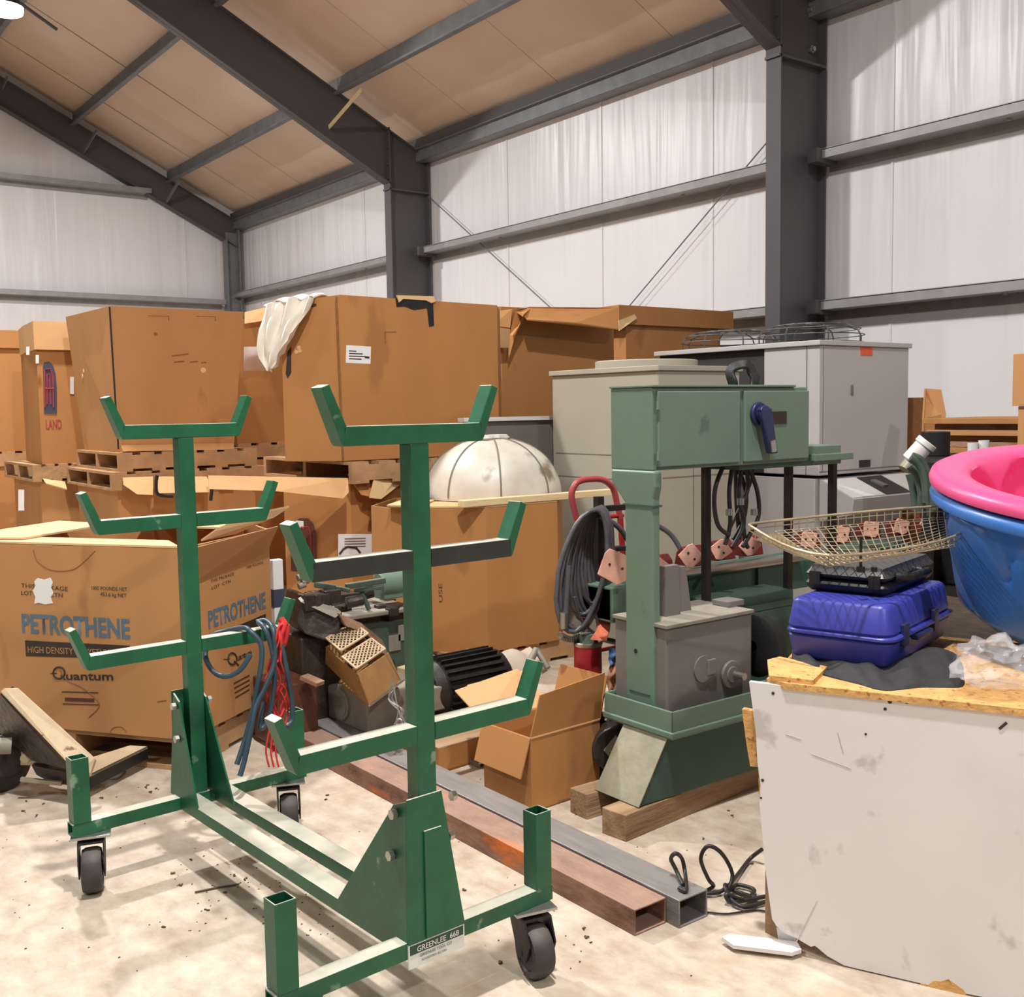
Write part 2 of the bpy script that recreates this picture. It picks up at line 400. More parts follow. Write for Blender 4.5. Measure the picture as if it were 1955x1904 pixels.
b = MB()
b.add([(WX, -6, 0), (WX, WY, 0), (WX, WY, 4.9), (WX, -6, 4.9)], [(0, 1, 2, 3)])
b.add([(WX+.1, -6, 0), (WX+.1, WY, 0), (WX+.1, WY, 4.9), (WX+.1, -6, 4.9)], [(3, 2, 1, 0)])
b.m(1)
for y in (17.2, 15.6, 13.6, 10.2, 8.55, 7.0, 5.1, 3.86):
    b.bar((WX-.004, y, .2), (WX-.004, y, 4.6), .02, .012, up=(1, 0, 0))
struct(b.build('wall_right', [M['wall_r'], M['wall_f']]))
b = MB()
b.add([(-9, WY, 0), (WX, WY, 0), (WX, WY, 4.9), (0, WY, roof_z(0)+.1), (-9, WY, roof_z(0)+.1)], [(0, 1, 2, 3, 4)])
b.add([(-9, WY+.1, 0), (WX, WY+.1, 0), (WX, WY+.1, 4.9), (0, WY+.1, roof_z(0)+.1), (-9, WY+.1, roof_z(0)+.1)], [(4, 3, 2, 1, 0)])
b.m(1)
for x in (6.6, 5.27, 4.35, 3.4, 2.3): b.bar((x, WY-.004, .2), (x, WY-.004, roof_z(x)-.1), .02, .012, up=(0, 1, 0))
struct(b.build('wall_far', [M['wall_f'], M['wall_r']]))
def gable_end(name, Y):
    g = MB(); g.box(-9, 9, Y-.05, Y, 0, 8.6); return struct(g.build(name, M['wall_f']))

# roof liner with shallow sags between its seams
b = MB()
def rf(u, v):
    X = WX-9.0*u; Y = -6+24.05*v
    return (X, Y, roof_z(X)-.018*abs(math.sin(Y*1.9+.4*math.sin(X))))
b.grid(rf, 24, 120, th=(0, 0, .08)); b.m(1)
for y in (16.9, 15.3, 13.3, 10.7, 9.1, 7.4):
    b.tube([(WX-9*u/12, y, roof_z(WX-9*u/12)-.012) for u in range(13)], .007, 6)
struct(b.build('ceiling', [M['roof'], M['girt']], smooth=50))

# rigid frames: column and rafter, welded plate sections
def frame(Y, xi=6.98, zk=4.18, dep=.56, first=True):
    f = MB(); w = .075; t = .014
    f.box(xi, xi+t, Y-w, Y+w, 0, zk)                       # inner flange
    f.box(7.55, 7.55+t, Y-w, Y+w, 0, zk-.02)      # outer flange
    f.box(xi+t, 7.55, Y-.006, Y+.006, 0, zk-.02)             # web
    f.m(0)
    f.box(xi-.02, 7.55, Y-w, Y+w, zk-.02, zk)              # cap plate
    struct(f.build('steel_column', M['column'], bevel=0))
    r = MB()
    def top(X): return roof_z(X)-.235
    def bot(X): return 4.235+.515*(6.98-X)
    xs = 7.56; xe = -1.2
    # web
    r.prism([(xs, Y-.006, zk), (xs, Y-.006, top(xs)), (xe, Y-.006, top(xe)), (xe, Y-.006, bot(xe)), (6.98, Y-.006, bot(6.98)), (6.98, Y-.006, zk)], (0, .012, 0))
    for fz, x0 in ((top, xs), (bot, 6.995)):
        z0, z1 = fz(x0), fz(xe)
        d = V((xe-x0, 0, z1-z0)).normalized(); nn = V((-d.z, 0, d.x)); nn = nn if nn.z < 0 else -nn
        s_ = -1 if fz is top else 1
        r.para((x0, Y-w, z0), (xe-x0, 0, z1-z0), (0, 2*w, 0), nn*(.014*(1 if fz is top else -1)))
    r.box(6.975, 6.995, Y-w, Y+w, zk, top(6.98)+.02)       # end plate
    r.box(7.545, 7.56, Y-w, Y+w, zk, top(7.55))
    for zz in (zk+.12, zk+.3, zk+.5):
        for q in (-1, 1): r.cyl((6.95, Y+q*.05, zz), (6.975, Y+q*.05, zz), .014, n=6)
    struct(r.build('roof_rafter', M['rafter']))
frame(5.78); frame(11.9)
for zz, yy in ((4.62, 5.78), (4.30, 5.78)):
    q = MB(); q.cyl((7.42, yy-.04, zz), (7.42, yy-.005, zz), .03, n=6); q.cyl((7.42, yy-.06, zz), (7.42, yy-.04, zz), .02, n=10); struct(q.build('frame_bolt', M['zinc']))
# end-wall frame, lighter
r = MB()
r.prism([(7.5, 17.9, 4.22), (7.5, 17.9, roof_z(7.5)-.2), (-1.2, 17.9, roof_z(-1.2)-.2), (-1.2, 17.9, roof_z(-1.2)-.66), (7.3, 17.9, 4.34)], (0, .012, 0))
for dz in (-.21, -.65):
    a, c = V((7.45, 17.83, roof_z(7.45)+dz)), V((-1.2, 17.83, roof_z(-1.2)+dz)); r.para(a, c-a, (0, .16, 0), (0, 0, .014))
struct(r.build('roof_rafter', M['rafter']))
c = MB(); c.box(7.24, 7.26, 17.8, 17.98, 0, 4.4); c.box(7.26, 7.46, 17.88, 17.9, 0, 4.5); c.box(7.46, 7.48, 17.8, 17.98, 0, 4.6)
struct(c.build('steel_column', M['galv']))

# purlins (Z sections along the building) and the eave strut
for X in (6.33, 4.86, 3.5, 2.1):
    p = MB(); zt = roof_z(X)-.035; zb = zt-.2
    for y0, y1 in ((-5.5, 5.775), (5.785, 11.895), (11.905, 18.0)):
        p.box(X-.004, X+.004, y0, y1, zb, zt)
        p.box(X-.07, X, y0, y1, zb-.004, zb+.004); p.box(X, X+.07, y0, y1, zt-.004, zt+.004)
        p.box(X-.072, X-.066, y0, y1, zb, zb+.02)
    struct(p.build('roof_purlin', M['galv']))
p = MB(); p.box(7.41, 7.418, -5.5, 18, 4.56, 4.84); p.box(7.412, 7.6, -5.5, 18, 4.56, 4.568); p.m(1).box(7.405, 7.41, -5.5, 18, 4.71, 4.84); p.m(0); p.box(7.418, 7.5, -5.5, 18, 4.83, 4.838); p.box(7.36, 7.41, -5.5, 18, 4.70, 4.706)  # dark strip on the upper half: shade painted onto the strut
struct(p.build('eave_strut', [M['galv'], M['rafter']]))
# wall girts, bay by bay
def girt(z, y0, y1):
    g = MB()
    g.box(7.37, 7.378, y0, y1, z-.07, z)            # inner flange
    g.box(7.37, 7.6, y0, y1, z-.078, z-.07)         # web seen from below
    g.box(7.585, 7.593, y0, y1, z-.15, z-.078)      # outer lip
    g.box(7.37, 7.39, y0, y1, z-.012, z-.006)
    for y in (y0+1.4, y1-1.6): g.m(1).cyl((7.48, y, z-.095), (7.48, y, z-.078), .02, n=8); g.m(0)
    struct(g.build('wall_girt', [M['girt'], M['zinc']]))
for z in (3.47, 2.25, 1.05):
    for y0, y1 in ((-5.5, 5.69), (5.87, 11.81), (11.99, 17.95)): girt(z, y0, y1)
for z, x1 in ((3.345, 7.2), (5.09, 6.0)):
    g = MB(); g.box(-8.5, x1, 17.82, 17.828, z-.07, z); g.box(-8.5, x1, 17.82, 18.04, z-.078, z-.07); g.box(-8.5, x1, 18.03, 18.04, z-.15, z-.078)
    struct(g.build('wall_girt', M['girt']))
# girt clips on the column by the machine, flange braces on the rafters
g = MB(); g.box(7.3, 7.56, 5.6, 5.69, 3.36, 3.47); g.box(7.3, 7.56, 5.6, 5.69, 2.14, 2.25); g.box(7.3, 7.56, 11.7, 11.81, 3.36, 3.47)
struct(g.build('girt_clip', M['column']))
for (u0, u1, Ya, Yb, mt, w_) in (((628, 243), (690, 171), 11.84, 11.25, 'woodpale', .05), ((318, 384), (342, 345), 17.8, 17.35, 'galv', .06), ((160, 290), (184, 250), 17.8, 17.35, 'galv', .06), ((4, 168), (14, 148), 17.8, 17.4, 'galv', .06)):
    g = MB(); g.bar(at(*u0, Y=Ya), at(*u1, Y=Yb), w_, .012, up=(1, 0, 0)); struct(g.build('flange_brace', M[mt]))
# rod bracing on the side wall
for a, c in (((7.52, 11.78, 4.12), (7.52, 8.6, 2.03)), ((7.52, 5.85, 4.0), (7.52, 8.6, 2.03)),):
    g = MB(); g.tube([a, c], .0065, 6); struct(g.build('bracing_rod', M['galv']))
g = MB(); g.tube(bez([(6.4, 5.6, 5.3), (5.6, 7.2, 5.72), (4.6, 8.0, 6.2)], 8), .006, 6); struct(g.build('roof_wire', M['black']))
g = MB(); g.tube([at(22, -6, Y=13.5), at(108, 56, Y=13.8)], .02, 8); struct(g.build('lamp_bracket', M['rafter']))

# ------------------------------------------------------------------ lamps
LX = 2.72
hb = thing('high_bay_light', 'bright high bay lamp hanging under the roof in the top left corner', 'lamp', (at(8, 22, Y=13.0)))
p = hb.location.copy()
q = MB(); q.cyl(p+V((0, 0, .05)), p+V((0, 0, .22)), .20, .1, n=28); q.cyl(p+V((0, 0, .22)), p+V((0, 0, .34)), .09, .09, n=20); q.build('housing', M['blackmet'], hb, smooth=40)
q = MB(); q.cyl(p+V((0, 0, -.01)), p+V((0, 0, .05)), .19, .2, n=28); q.build('lens', M['lamp'], hb, smooth=40)
q = MB(); q.tube([p+V((0, 0, .34)), V((p.x, p.y, roof_z(p.x)-.05))], .008, 6); q.build('hanger', M['blackmet'], hb)

def lamp(loc, power, size, col=(1, .985, .965)):
    l = bpy.data.lights.new('high_bay', 'AREA'); l.shape = 'DISK'; l.size = size; l.energy = power; l.color = col
    o = bpy.data.objects.new('high_bay', l); COL.objects.link(o); o.location = loc
    return o
lamp((p.x, p.y, p.z-.03), 330, .3)
lamp((1.5, 7.6, 6.2), 450, .3)
lamp((1.25, 1.5, 6.1), 380, .22)
lamp((1.1, -4.4, 6.1), 330, .3)
lamp((-4.5, 1.0, 6.1), 150, .4)
lamp((-4.5, 8.0, 6.1), 150, .4)
w = bpy.data.worlds.new('world'); sc.world = w; w.use_nodes = True
w.node_tree.nodes['Background'].inputs[0].default_value = (1, .98, .96, 1)
w.node_tree.nodes['Background'].inputs[1].default_value = .13
sc.view_settings.view_transform = 'Standard'; sc.view_settings.look = 'None'
sc.view_settings.exposure = 0; sc.view_settings.gamma = 1

# ================================================================== THE PIPE RACK
RX, RY, RA, RL = 1.2289, 1.9959, .0663, 1.2247
TR = Matrix.Translation((RX, RY, 0)) @ Matrix.Rotation(RA, 4, 'Z')
rack = thing('pipe_rack', 'green steel wheeled pipe rack with two posts and angled arms in the foreground', 'rack', (RX, RY, 0))
def RB(): return MB(TR)
ZB0, ZB1 = .172, .211
tt = .045
for y0, nm in ((0, 'n'), (RL, 'f')):
    yc = y0+tt/2
    q = RB(); q.bar((-.385, yc, (ZB0+ZB1)/2), (.385, yc, (ZB0+ZB1)/2), tt, ZB1-ZB0, wall=.004)
    q.build('cross_beam', M['rack'], rack, bevel=.002)
    for sx in (-1, 1):
        q = RB(); q.bar((sx*.355, yc, ZB1), (sx*.355, yc, .405), .05, .05, up=(0, 1, 0), wall=.004); q.build('corner_stake', M['rack'], rack, bevel=.002)
    # post
    q = RB(); q.box(-.016, .034, y0+.001, y0+.046, ZB1, 1.327); q.build('post', M['rack'], rack, bevel=.003)
    # arms with upturned tips
    for zt, hl, dk in ((1.369, .184, 0), (1.093, .267, 1), (.699, .316, 0)):
        arm = RB(); zc = zt-.021
        sp = ((-hl, hl),) if zt > 1.3 else ((-hl, -.016), (.034, hl))
        for a0, a1 in sp: arm.box(a0, a1, y0, y0+tt, zt-.042, zt)
        a = arm.build('arm', M['rack_dark'] if (dk and y0 == 0) else M['rack'], rack, bevel=.002)
        if dk and y0 == 0: a['label'] = 'worn dark green arm'
        for sx in (-1, 1):
            tp = RB()
            tp.prism([(sx*hl, y0, zt-.042), (sx*(hl+.006), y0, zt-.034), (sx*(hl+.050), y0, zt+.080), (sx*(hl+.031), y0, zt+.087), (sx*(hl-.008), y0, zt)], (0, tt, 0))
            tp.build('arm_tip', M['rack'], a, bevel=.002)
    # gusset plates at the foot of the post
    s = 1 if y0 == 0 else -1
    yo = 0 if y0 == 0 else RL+tt
    fp = RB(); t = .006
    fp.prism([(-.058, yo-.006 if s > 0 else yo, ZB1-.005), (.102 if s > 0 else .05, yo-.006 if s > 0 else yo, ZB1-.005), (.042, yo-.006 if s > 0 else yo, .54), (-.053, yo-.006 if s > 0 else yo, .54)], (0, t, 0))
    fp.box(-.012, .036, yo-.012 if s > 0 else yo+.006, yo-.006 if s > 0 else yo+.012, ZB1, .46)
    fp.build('front_gusset', M['rack'], rack, bevel=.001)
    for X0, X1 in ((-.058, -.053), (.098 if s > 0 else .046, .04)):
        g = RB()
        g.prism([(X0, yo, ZB1-.005), (X1, yo, .535), (X1, yo+s*.05, .515), (X0, yo+s*.30, ZB1-.005)] if s > 0 else [(X0, yo+.03, ZB1-.005), (X1, yo-.01, .535), (X1, yo-.05, .515), (X0, yo-(.17 if X0 < 0 else .21), ZB1-.005)], (t if X0 < 0 else -t, 0, 0))
        gg = g.build('side_gusset', M['rack'], rack, bevel=.001)
        xx = X0-.012 if X0 < 0 else X0+.001
        for yy, zz in ((.05*s, .40), (.035*s, .5)):
            bo = RB(); bo.cyl((xx, yo+yy, zz-.0), (xx+.012, yo+yy, zz), .012, n=6); bo.build('bolt', M['zinc'], gg)
for x0, x1 in ((-.058, .002), (.055, .115)):
    q = RB(); q.box(x0, x1, tt, RL, ZB0+.002, ZB1); q.build('long_rail', M['rack'], rack, bevel=.003)
# casters
for sx, y0, sw in ((-1, 0, -20), (1, 0, -16), (-1, RL, -22), (1, RL, -26)):
    cx, cy = sx*.325, y0+tt/2
    TC = TR @ Matrix.Translation((cx, cy, 0)) @ Matrix.Rotation(rad(sw), 4, 'Z')
    q = MB(TC); q.box(-.055, .055, -.048, .048, .165, .172)
    cs = q.build('caster', M['zinc'], rack, bevel=.001)
    k = MB(TC); k.cyl((0, 0, .15), (0, 0, .163), .034, n=20)
    for e in (-1, 1):
        k.prism([(e*.033, -.05, .155), (e*.033, .045, .155), (e*.033, .03, .12), (e*.033, -.008, .05), (e*.033, -.052, .05), (e*.033, -.075, .10)], (e*.004, 0, 0))
    k.box(-.037, .037, -.05, .045, .150, .156)
    k.cyl((-.038, -.03, .066), (.038, -.03, .066), .008, n=10)
    k.build('caster_fork', M['blackmet'], cs)
    wv = MB(TC); Mx = Matrix.Translation((0, -.03, .066)) @ Matrix.Rotation(PI/2, 4, 'Y')
    wv.lathe([(.0, -.024), (.02, -.03), (.044, -.024), (.048, -.029), (.060, -.027), (.0655, -.016), (.066, 0), (.0655, .016), (.060, .027), (.048, .029), (.044, .024), (.02, .03), (.0, .024)], 36, Mx)
    wv.build('wheel', M['rubber'], cs, smooth=35)
# maker's plate on the near cross beam
o = TR @ V((-.058, -.0045, .150)); xd = (TR.to_3x3() @ V((1, 0, 0))); nn = xd.cross(V((0, 0, 1)))
q = MB(); q.para(o, xd*.158, (0, 0, .058), -nn*.004)
pl = q.build('maker_plate', M['signwhite'], rack); pl['label'] = 'white maker plate with green heading'
q = MB(); q.para(o+xd*.004+V((0, 0, .032)), xd*.150, (0, 0, .021), nn*.001); q.build('heading_band', M['signgreen'], pl)
text('GREENLEE  668', o+xd*.022+V((0, 0, .036)), xd, (0, 0, 1), .0125, M['signwhite'], pl, width=.118, lift=.0022, bold=.012)
text('GREENLEE TOOL CO', o+xd*.03+V((0, 0, .021)), xd, (0, 0, 1), .007, M['signgreen'], pl, width=.09, lift=.0012)
text('ROCKFORD, ILL. USA', o+xd*.036+V((0, 0, .010)), xd, (0, 0, 1), .005, M['signgreen'], pl, width=.07, lift=.0012)

# hose and ropes hung on the low far arm
def rkp(x, y, z): return TR @ V((x, y, z))
ya, yb = RL-.03, RL+tt+.03
h = MB()
L0 = [at(452, 1460, Y=3.1), at(470, 1405, Y=3.12), at(488, 1330, Y=3.14), at(500, 1240, Y=3.16), at(478, 1206, Y=3.19), at(462, 1199, Y=3.24), at(430, 1206, Y=3.29), at(404, 1216, Y=3.31), at(392, 1250, Y=3.30), at(405, 1280, Y=3.25), at(430, 1292, Y=3.2), at(458, 1280, Y=3.17), at(478, 1250, Y=3.16)]
h.tube(bez(L0, 7), .0085, 10)
h.build('rubber_hose', M['bluehose'], smooth=60); tag(bpy.data.objects['rubber_hose'], 'blue grey hose looped over the low far arm of the green rack beside its post', 'hose')
h = MB()
L1 = [at(505, 1340, Y=3.17), at(496, 1390, Y=3.15), at(512, 1372, Y=3.15), at(524, 1300, Y=3.15), at(519, 1240, Y=3.16), at(505, 1200, Y=3.18), at(494, 1188, Y=3.24), at(515, 1190, Y=3.24), at(532, 1215, Y=3.18), at(545, 1270, Y=3.15), at(556, 1330, Y=3.15), at(558, 1372, Y=3.15), at(548, 1388, Y=3.14)]
h.tube(bez(L1, 7), .0085, 10)
L2 = [at(490, 1188, Y=3.25), at(508, 1186, Y=3.23), at(522, 1205, Y=3.165), at(524, 1260, Y=3.145), at(508, 1310, Y=3.13), at(488, 1350, Y=3.12), at(478, 1400, Y=3.1), at(466, 1455, Y=3.08), at(458, 1482, Y=3.07)]
h.tube(bez(L2, 7), .0085, 10)
o = h.build('rubber_hose', M['bluehose'], smooth=60); tag(o, 'blue grey hose doubled over the tip end of the low far arm, trailing down', 'hose')
h = MB(); rnd = random.Random(3)
for i in range(9):
    x0 = 530+rnd.uniform(-4, 10)
    pts = [at(x0+4, 1190+rnd.uniform(-4, 6), Y=3.22)]
    y = 1200; x = x0
    while y < 1440-12*rnd.random()*(i % 4):
        x = 532+rnd.uniform(-26, 20)*min(1, (y-1190)/110); pts.append(at(x, y, Y=3.16+rnd.uniform(-.02, .02))); y += rnd.uniform(26, 52)
    h.tube(bez(pts, 5), .0032, 6)
h.tube(bez([at(536, 1182, Y=3.22), at(546, 1200, Y=3.20), at(540, 1230, Y=3.2), at(534, 1215, Y=3.18), at(544, 1190, Y=3.2)], 6), .012, 8)
for i in range(3): h.tube(bez([at(520+5*i, 1370, Y=3.15), at(508+9*i, 1430, Y=3.14), at(514+9*i, 1465, Y=3.13)], 5), .003, 6)
o = h.build('net_rope', M['redrope'], smooth=60); tag(o, 'tangled red netting rope hanging from the low far arm tip of the green rack', 'rope')
# ================================================================== CARDBOARD BULK BOXES AND PALLETS
def pallet(x0, x1, y0, y1, z0, label, h=.13, group='wooden pallets under the boxes', rot=None, mt='wood'):
    """stringers along x, boards along y"""
    T = rot
    t = thing('wooden_pallet', label, 'pallet', (T @ V(((x0+x1)/2, (y0+y1)/2, z0))) if T else ((x0+x1)/2, (y0+y1)/2, z0), group)
    q = MB(T); n = 7; w = (x1-x0)/(n+.6*(n-1))
    for i in range(n):
        xx = x0+i*1.6*w; q.box(xx, xx+w, y0, y1, z0+h-.018, z0+h)
    q.build('top_deck', M[mt], t)
    for yy in (y0, (y0+y1)/2-.02, y1-.04):
        q = MB(T); q.box(x0, x1, yy, yy+.04, z0+.018, z0+h-.018); q.build('stringer', M[mt], t)
    q = MB(T)
    for i in range(5):
        xx = x0+i*(x1-x0-w)/4; q.box(xx, xx+w, y0, y1, z0, z0+.018)
    q.build('bottom_deck', M[mt], t)
    return t

def ring_walls(q, poly, z0, z1, th=.012, top=None):
    """closed run of upright walls of thickness th; top: list of z per corner"""
    n = len(poly); c = V((sum(p[0] for p in poly)/n, sum(p[1] for p in poly)/n, 0))
    out = [V((p[0], p[1], 0)) for p in poly]
    inn = []
    for i in range(n):
        a, bq, d = out[i-1], out[i], out[(i+1) % n]
        e1, e2 = (bq-a).normalized(), (d-bq).normalized()
        n1, n2 = V((-e1.y, e1.x, 0)), V((-e2.y, e2.x, 0))
        if n1.dot(c-bq) < 0: n1, n2 = -n1, -n2
        m_ = (n1+n2).normalized(); inn.append(bq+m_*(th/max(.3, m_.dot(n1))))
    T = top or [z1]*n
    for i in range(n):
        j = (i+1) % n
        vs = [V((out[i].x, out[i].y, z0)), V((out[j].x, out[j].y, z0)), V((out[j].x, out[j].y, T[j])), V((out[i].x, out[i].y, T[i])),
              V((inn[i].x, inn[i].y, z0)), V((inn[j].x, inn[j].y, z0)), V((inn[j].x, inn[j].y, T[j])), V((inn[i].x, inn[i].y, T[i]))]
        q.add(vs, [(0, 1, 2, 3), (5, 4, 7, 6), (3, 2, 6, 7), (0, 4, 5, 1)])
    return q
def taper(poly, k):
    n = len(poly); cx, cy = sum(p[0] for p in poly)/n, sum(p[1] for p in poly)/n
    return [(cx+(p[0]-cx)*k, cy+(p[1]-cy)*k) for p in poly]
def octo(x0, x1, y0, y1, c, cr=None):
    cr = c if cr is None else cr
    return [(x0, y0+c), (x0+c, y0), (x1-cr, y0), (x1, y0+cr), (x1, y1-cr), (x1-cr, y1), (x0+c, y1), (x0, y1-c)]
def bulk_box(label, poly, z0, z1, mt='card', base=None, top=None, floorz=True, group='bulk cardboard boxes'):
    n = len(poly); cx, cy = sum(p[0] for p in poly)/n, sum(p[1] for p in poly)/n
    t = thing('bulk_box', label, 'box', (cx, cy, z0), group)
    q = MB(); ring_walls(q, poly, z0, z1, top=top)
    q.prism([V((p[0], p[1], z0)) for p in taper(poly, .985)], (0, 0, .012))
    q.build('box_body', M[mt], t)
    return t
def flap(t, pts, th, mt='card', name='flap'):
    q = MB(); q.prism(pts, th); return q.build(name, M[mt], t)
def seam(t, p0, p1, n, w=.008, mt='cardedge', name='seam'):
    q = MB(); p0, p1, n = V(p0), V(p1), V(n); q.bar(p0+n*.001, p1+n*.001, w, .003, up=n); return q.build(name, M[mt], t)

# ---- the big printed box in front
P0 = V((1.40, 4.02, 0)); e1 = V((.81, .586, 0)).normalized(); e2 = V((-e1.y, e1.x, 0))
pw, pd = .665, 1.12       # right face, front face
cc = .0
zt = .885; zb = .135
def pp(a, bq, z): return P0+e1*a+e2*bq+V((0, 0, z))
poly = [(P0+e2*bq+e1*a).to_tuple()[:2] for a, bq in ((0, 0), (pw, 0), (pw+.28, .28), (pw+.28, pd-.28), (pw, pd), (0, pd))]
poly = [(P0+e1*a+e2*bq).to_tuple()[:2] for a, bq in ((0, 0), (pw, 0), (pw+.3, .3), (pw+.3, pd-.3), (pw, pd), (0, pd), (-.0, pd/2))]
pb = bulk_box('large open cardboard box with blue printed lettering behind the green rack', poly, zb, zt, 'card')
nF = -e1; nR = -e2
# printing on the front face (faces -e1, reading right is -e2) and on the right face (faces -e2, reading right is +e1)
def frontpt(px, py): return at(px, py, pl=(P0, e1))
def rightpt(px, py): return at(px, py, pl=(P0, e2))
def put_text(s_, pL, pR, hpx, mt, face, name='lettering', bold=0, up=(0, 0, 1)):
    f = frontpt if face == 'f' else rightpt
    a, c = f(*pL), f(*pR); hh = (f(pL[0], pL[1]-hpx)-a).length
    xd = c-a
    xd.z = 0 if False else xd.z
    return text(s_, a, xd, V((0, 0, 1))-xd.normalized()*xd.normalized().z, hh, mt, pb, name, width=(c-a).length, bold=bold)
put_text('PETROTHENE', (43, 1207), (249, 1219), 34, M['inkblue'], 'f', 'brand_lettering', bold=.028)
put_text('PETROTHENE', (398, 1200), (507, 1160), 32, M['inkblue'], 'r', 'brand_lettering', bold=.028)
def quad_decal(ptsl, face, mt, name='print', t=.0012):
    f = frontpt if face == 'f' else rightpt; n = nF if face == 'f' else nR
    q = MB(); q.prism([f(*p) for p in ptsl], n*t); return q.build(name, mt, pb)
quad_decal([(48, 1223), (248, 1233), (248, 1258), (50, 1253)], 'f', M['ink'], 'printed_bar')
put_text('HIGH DENSITY POLYETHYLENE', (54, 1246), (240, 1254), 12, M['card'], 'f')
quad_decal([(452, 1196), (507, 1172), (507, 1188), (455, 1212)], 'r', M['ink'], 'printed_bar')
put_text('1000 POUNDS NET', (175, 1126), (243, 1129), 7, M['ink'], 'f'); put_text('453.6 kg NET', (192, 1138), (242, 1141), 7, M['ink'], 'f')
put_text('THIS PACKAGE', (41, 1122), (130, 1129), 8, M['ink'], 'f'); put_text('LOT          CTN', (41, 1136), (120, 1141), 8, M['ink'], 'f')
put_text('1000 POUNDS', (470, 1086), (502, 1076), 5, M['ink'], 'r'); put_text('THIS PACKAGE', (402, 1113), (446, 1098), 6, M['ink'], 'r'); put_text('LOT  CTN', (404, 1126), (440, 1112), 6, M['ink'], 'r')
put_text('uantum', (127, 1298), (217, 1299), 15, M['ink'], 'f', 'brand_lettering', bold=.02)
put_text('uantum', (452, 1262), (480, 1250), 11, M['ink'], 'r', 'brand_lettering', bold=.02)
def ring_decal(c, r, face, wpx=4):
    f = frontpt if face == 'f' else rightpt
    pts = [f(c[0]+r*math.cos(i*PI/12)*(1 if face == 'f' else .75), c[1]+r*math.sin(i*PI/12)) for i in range(24)]
    q = MB(); q.tube(pts, .0042, 6, closed=True); q.tube([f(c[0]-r*1.5, c[1]+r*.1), f(c[0]-r*.4, c[1]+r*.05)], .002, 5); q.tube([f(c[0]+r*.3, c[1]+r*.4), f(c[0]+r*1.1, c[1]+r*1.15)], .004, 5)
    q.build('ring_mark', M['ink'], pb)
ring_decal((113, 1285), 11, 'f'); ring_decal((443, 1258), 11, 'r')
for a in (((118, 1320), (188, 1322)), ((124, 1332), (180, 1334)), ((120, 1343), (188, 1345))):
    quad_decal([a[0], a[1], (a[1][0], a[1][1]+(7 if a[0][0] == 124 else 2)), (a[0][0], a[0][1]+(7 if a[0][0] == 124 else 2))], 'f', M['inkmaroon'], 'small_print')
for k in range(4): quad_decal([(446+k, 1304+k*9), (476, 1288+k*9), (476, 1291+k*9), (446+k, 1307+k*9)], 'r', M['inkmaroon'], 'small_print')
# torn white sticker
pts = [(66, 1110), (72, 1104), (84, 1107), (96, 1103), (101, 1112), (98, 1122), (102, 1133), (97, 1141), (101, 1152), (86, 1154), (74, 1151), (66, 1153), (68, 1140), (63, 1128), (68, 1119)]
s_ = quad_decal(pts, 'f', M['paper'], 'sticker', .002); s_['label'] = 'torn white sticker'
# creases on the card
for pl_ in ([(64, 1050), (72, 1072), (96, 1088), (128, 1090), (150, 1082), (182, 1052)], [(115, 1280), (130, 1300), (160, 1315), (190, 1345), (170, 1370)], [(300, 1340), (318, 1337)], [(210, 1400), (216, 1390), (232, 1388), (242, 1398)]):
    q = MB(); q.tube(bez([frontpt(*p) for p in pl_], 5), .0022, 5); q.build('crease', M['cardedge'], pb)
# top flaps, folded in and leaving a gap
tz = zt
f1 = [(0, 0), (0, pd), (.16, pd-.22), (.16, .16)]
flap(pb, [pp(a, bq, tz+.002) for a, bq in f1], (0, 0, .008), 'cardin')
flap(pb, [pp(a, bq, tz+.012) for a, bq in ((0, pd), (pw, pd), (pw-.06, pd-.34), (.06, pd-.34))], (0, 0, .008), 'cardin')
flap(pb, [pp(a, bq, tz+.012) for a, bq in ((pw+.3, .3), (pw+.3, pd-.3), (pw-.12, pd-.34), (pw-.12, .12))], (0, 0, .008), 'cardin')
# right flap: lifted, torn
rfp = [at(384, 1034, d=4.2), at(412, 1014, d=4.3), at(440, 1001, d=4.42), at(480, 984, d=4.6), at(552, 969, d=4.95), at(524, 988, d=4.82), at(450, 1020, d=4.5)]
flap(pb, rfp, (0, 0, .008), 'cardin')
flap(pb, [pp(.02, .0, zt-.16), pp(pw-.02, .0, zt-.10), pp(pw, -.05, zt+.015), pp(.0, -.05, zt-.0)], e2*.008, 'card')
TP = Matrix.Translation((P0.x, P0.y, 0)) @ Matrix.Rotation(math.atan2(e1.y, e1.x), 4, 'Z')
pallet(.02, pw+.28, .02, pd-.02, 0, 'dark wooden pallet under the large printed box', .13, rot=TP)

# ---- lower tier (mostly hidden) and upper tier
def box_pair(): pass
# centre stack
cp = [(2.66, 5.78), (2.90, 5.50), (4.0, 5.50), (4.08, 5.58), (4.08, 6.6), (3.12, 6.66)]
pallet(2.92, 4.05, 5.52, 6.62, 0, 'wooden pallet on the floor under the torn lower box in the middle', .12)
lowc = bulk_box('lower bulk box with torn hanging flaps and rounded logo under the middle stack', [(2.66, 5.82), (2.94, 5.52), (3.98, 5.52), (4.06, 5.6), (4.06, 6.6), (3.12, 6.66)], .12, .985, 'card2')
pallet(2.90, 4.08, 5.42, 6.64, .985, 'wooden pallet between the two middle bulk boxes', .125)
upc = bulk_box('upper bulk box with white shipping label and torn top notch in the middle stack', cp, 1.115, 2.06, 'card2', top=[2.03, 2.06, 2.05, 2.02, 2.02, 2.03])
nD = V((-.28, -.24, 0)).normalized(); dD = V((1, -1, 0)).normalized()
def F(px, py): return at(px, py, Y=5.50)
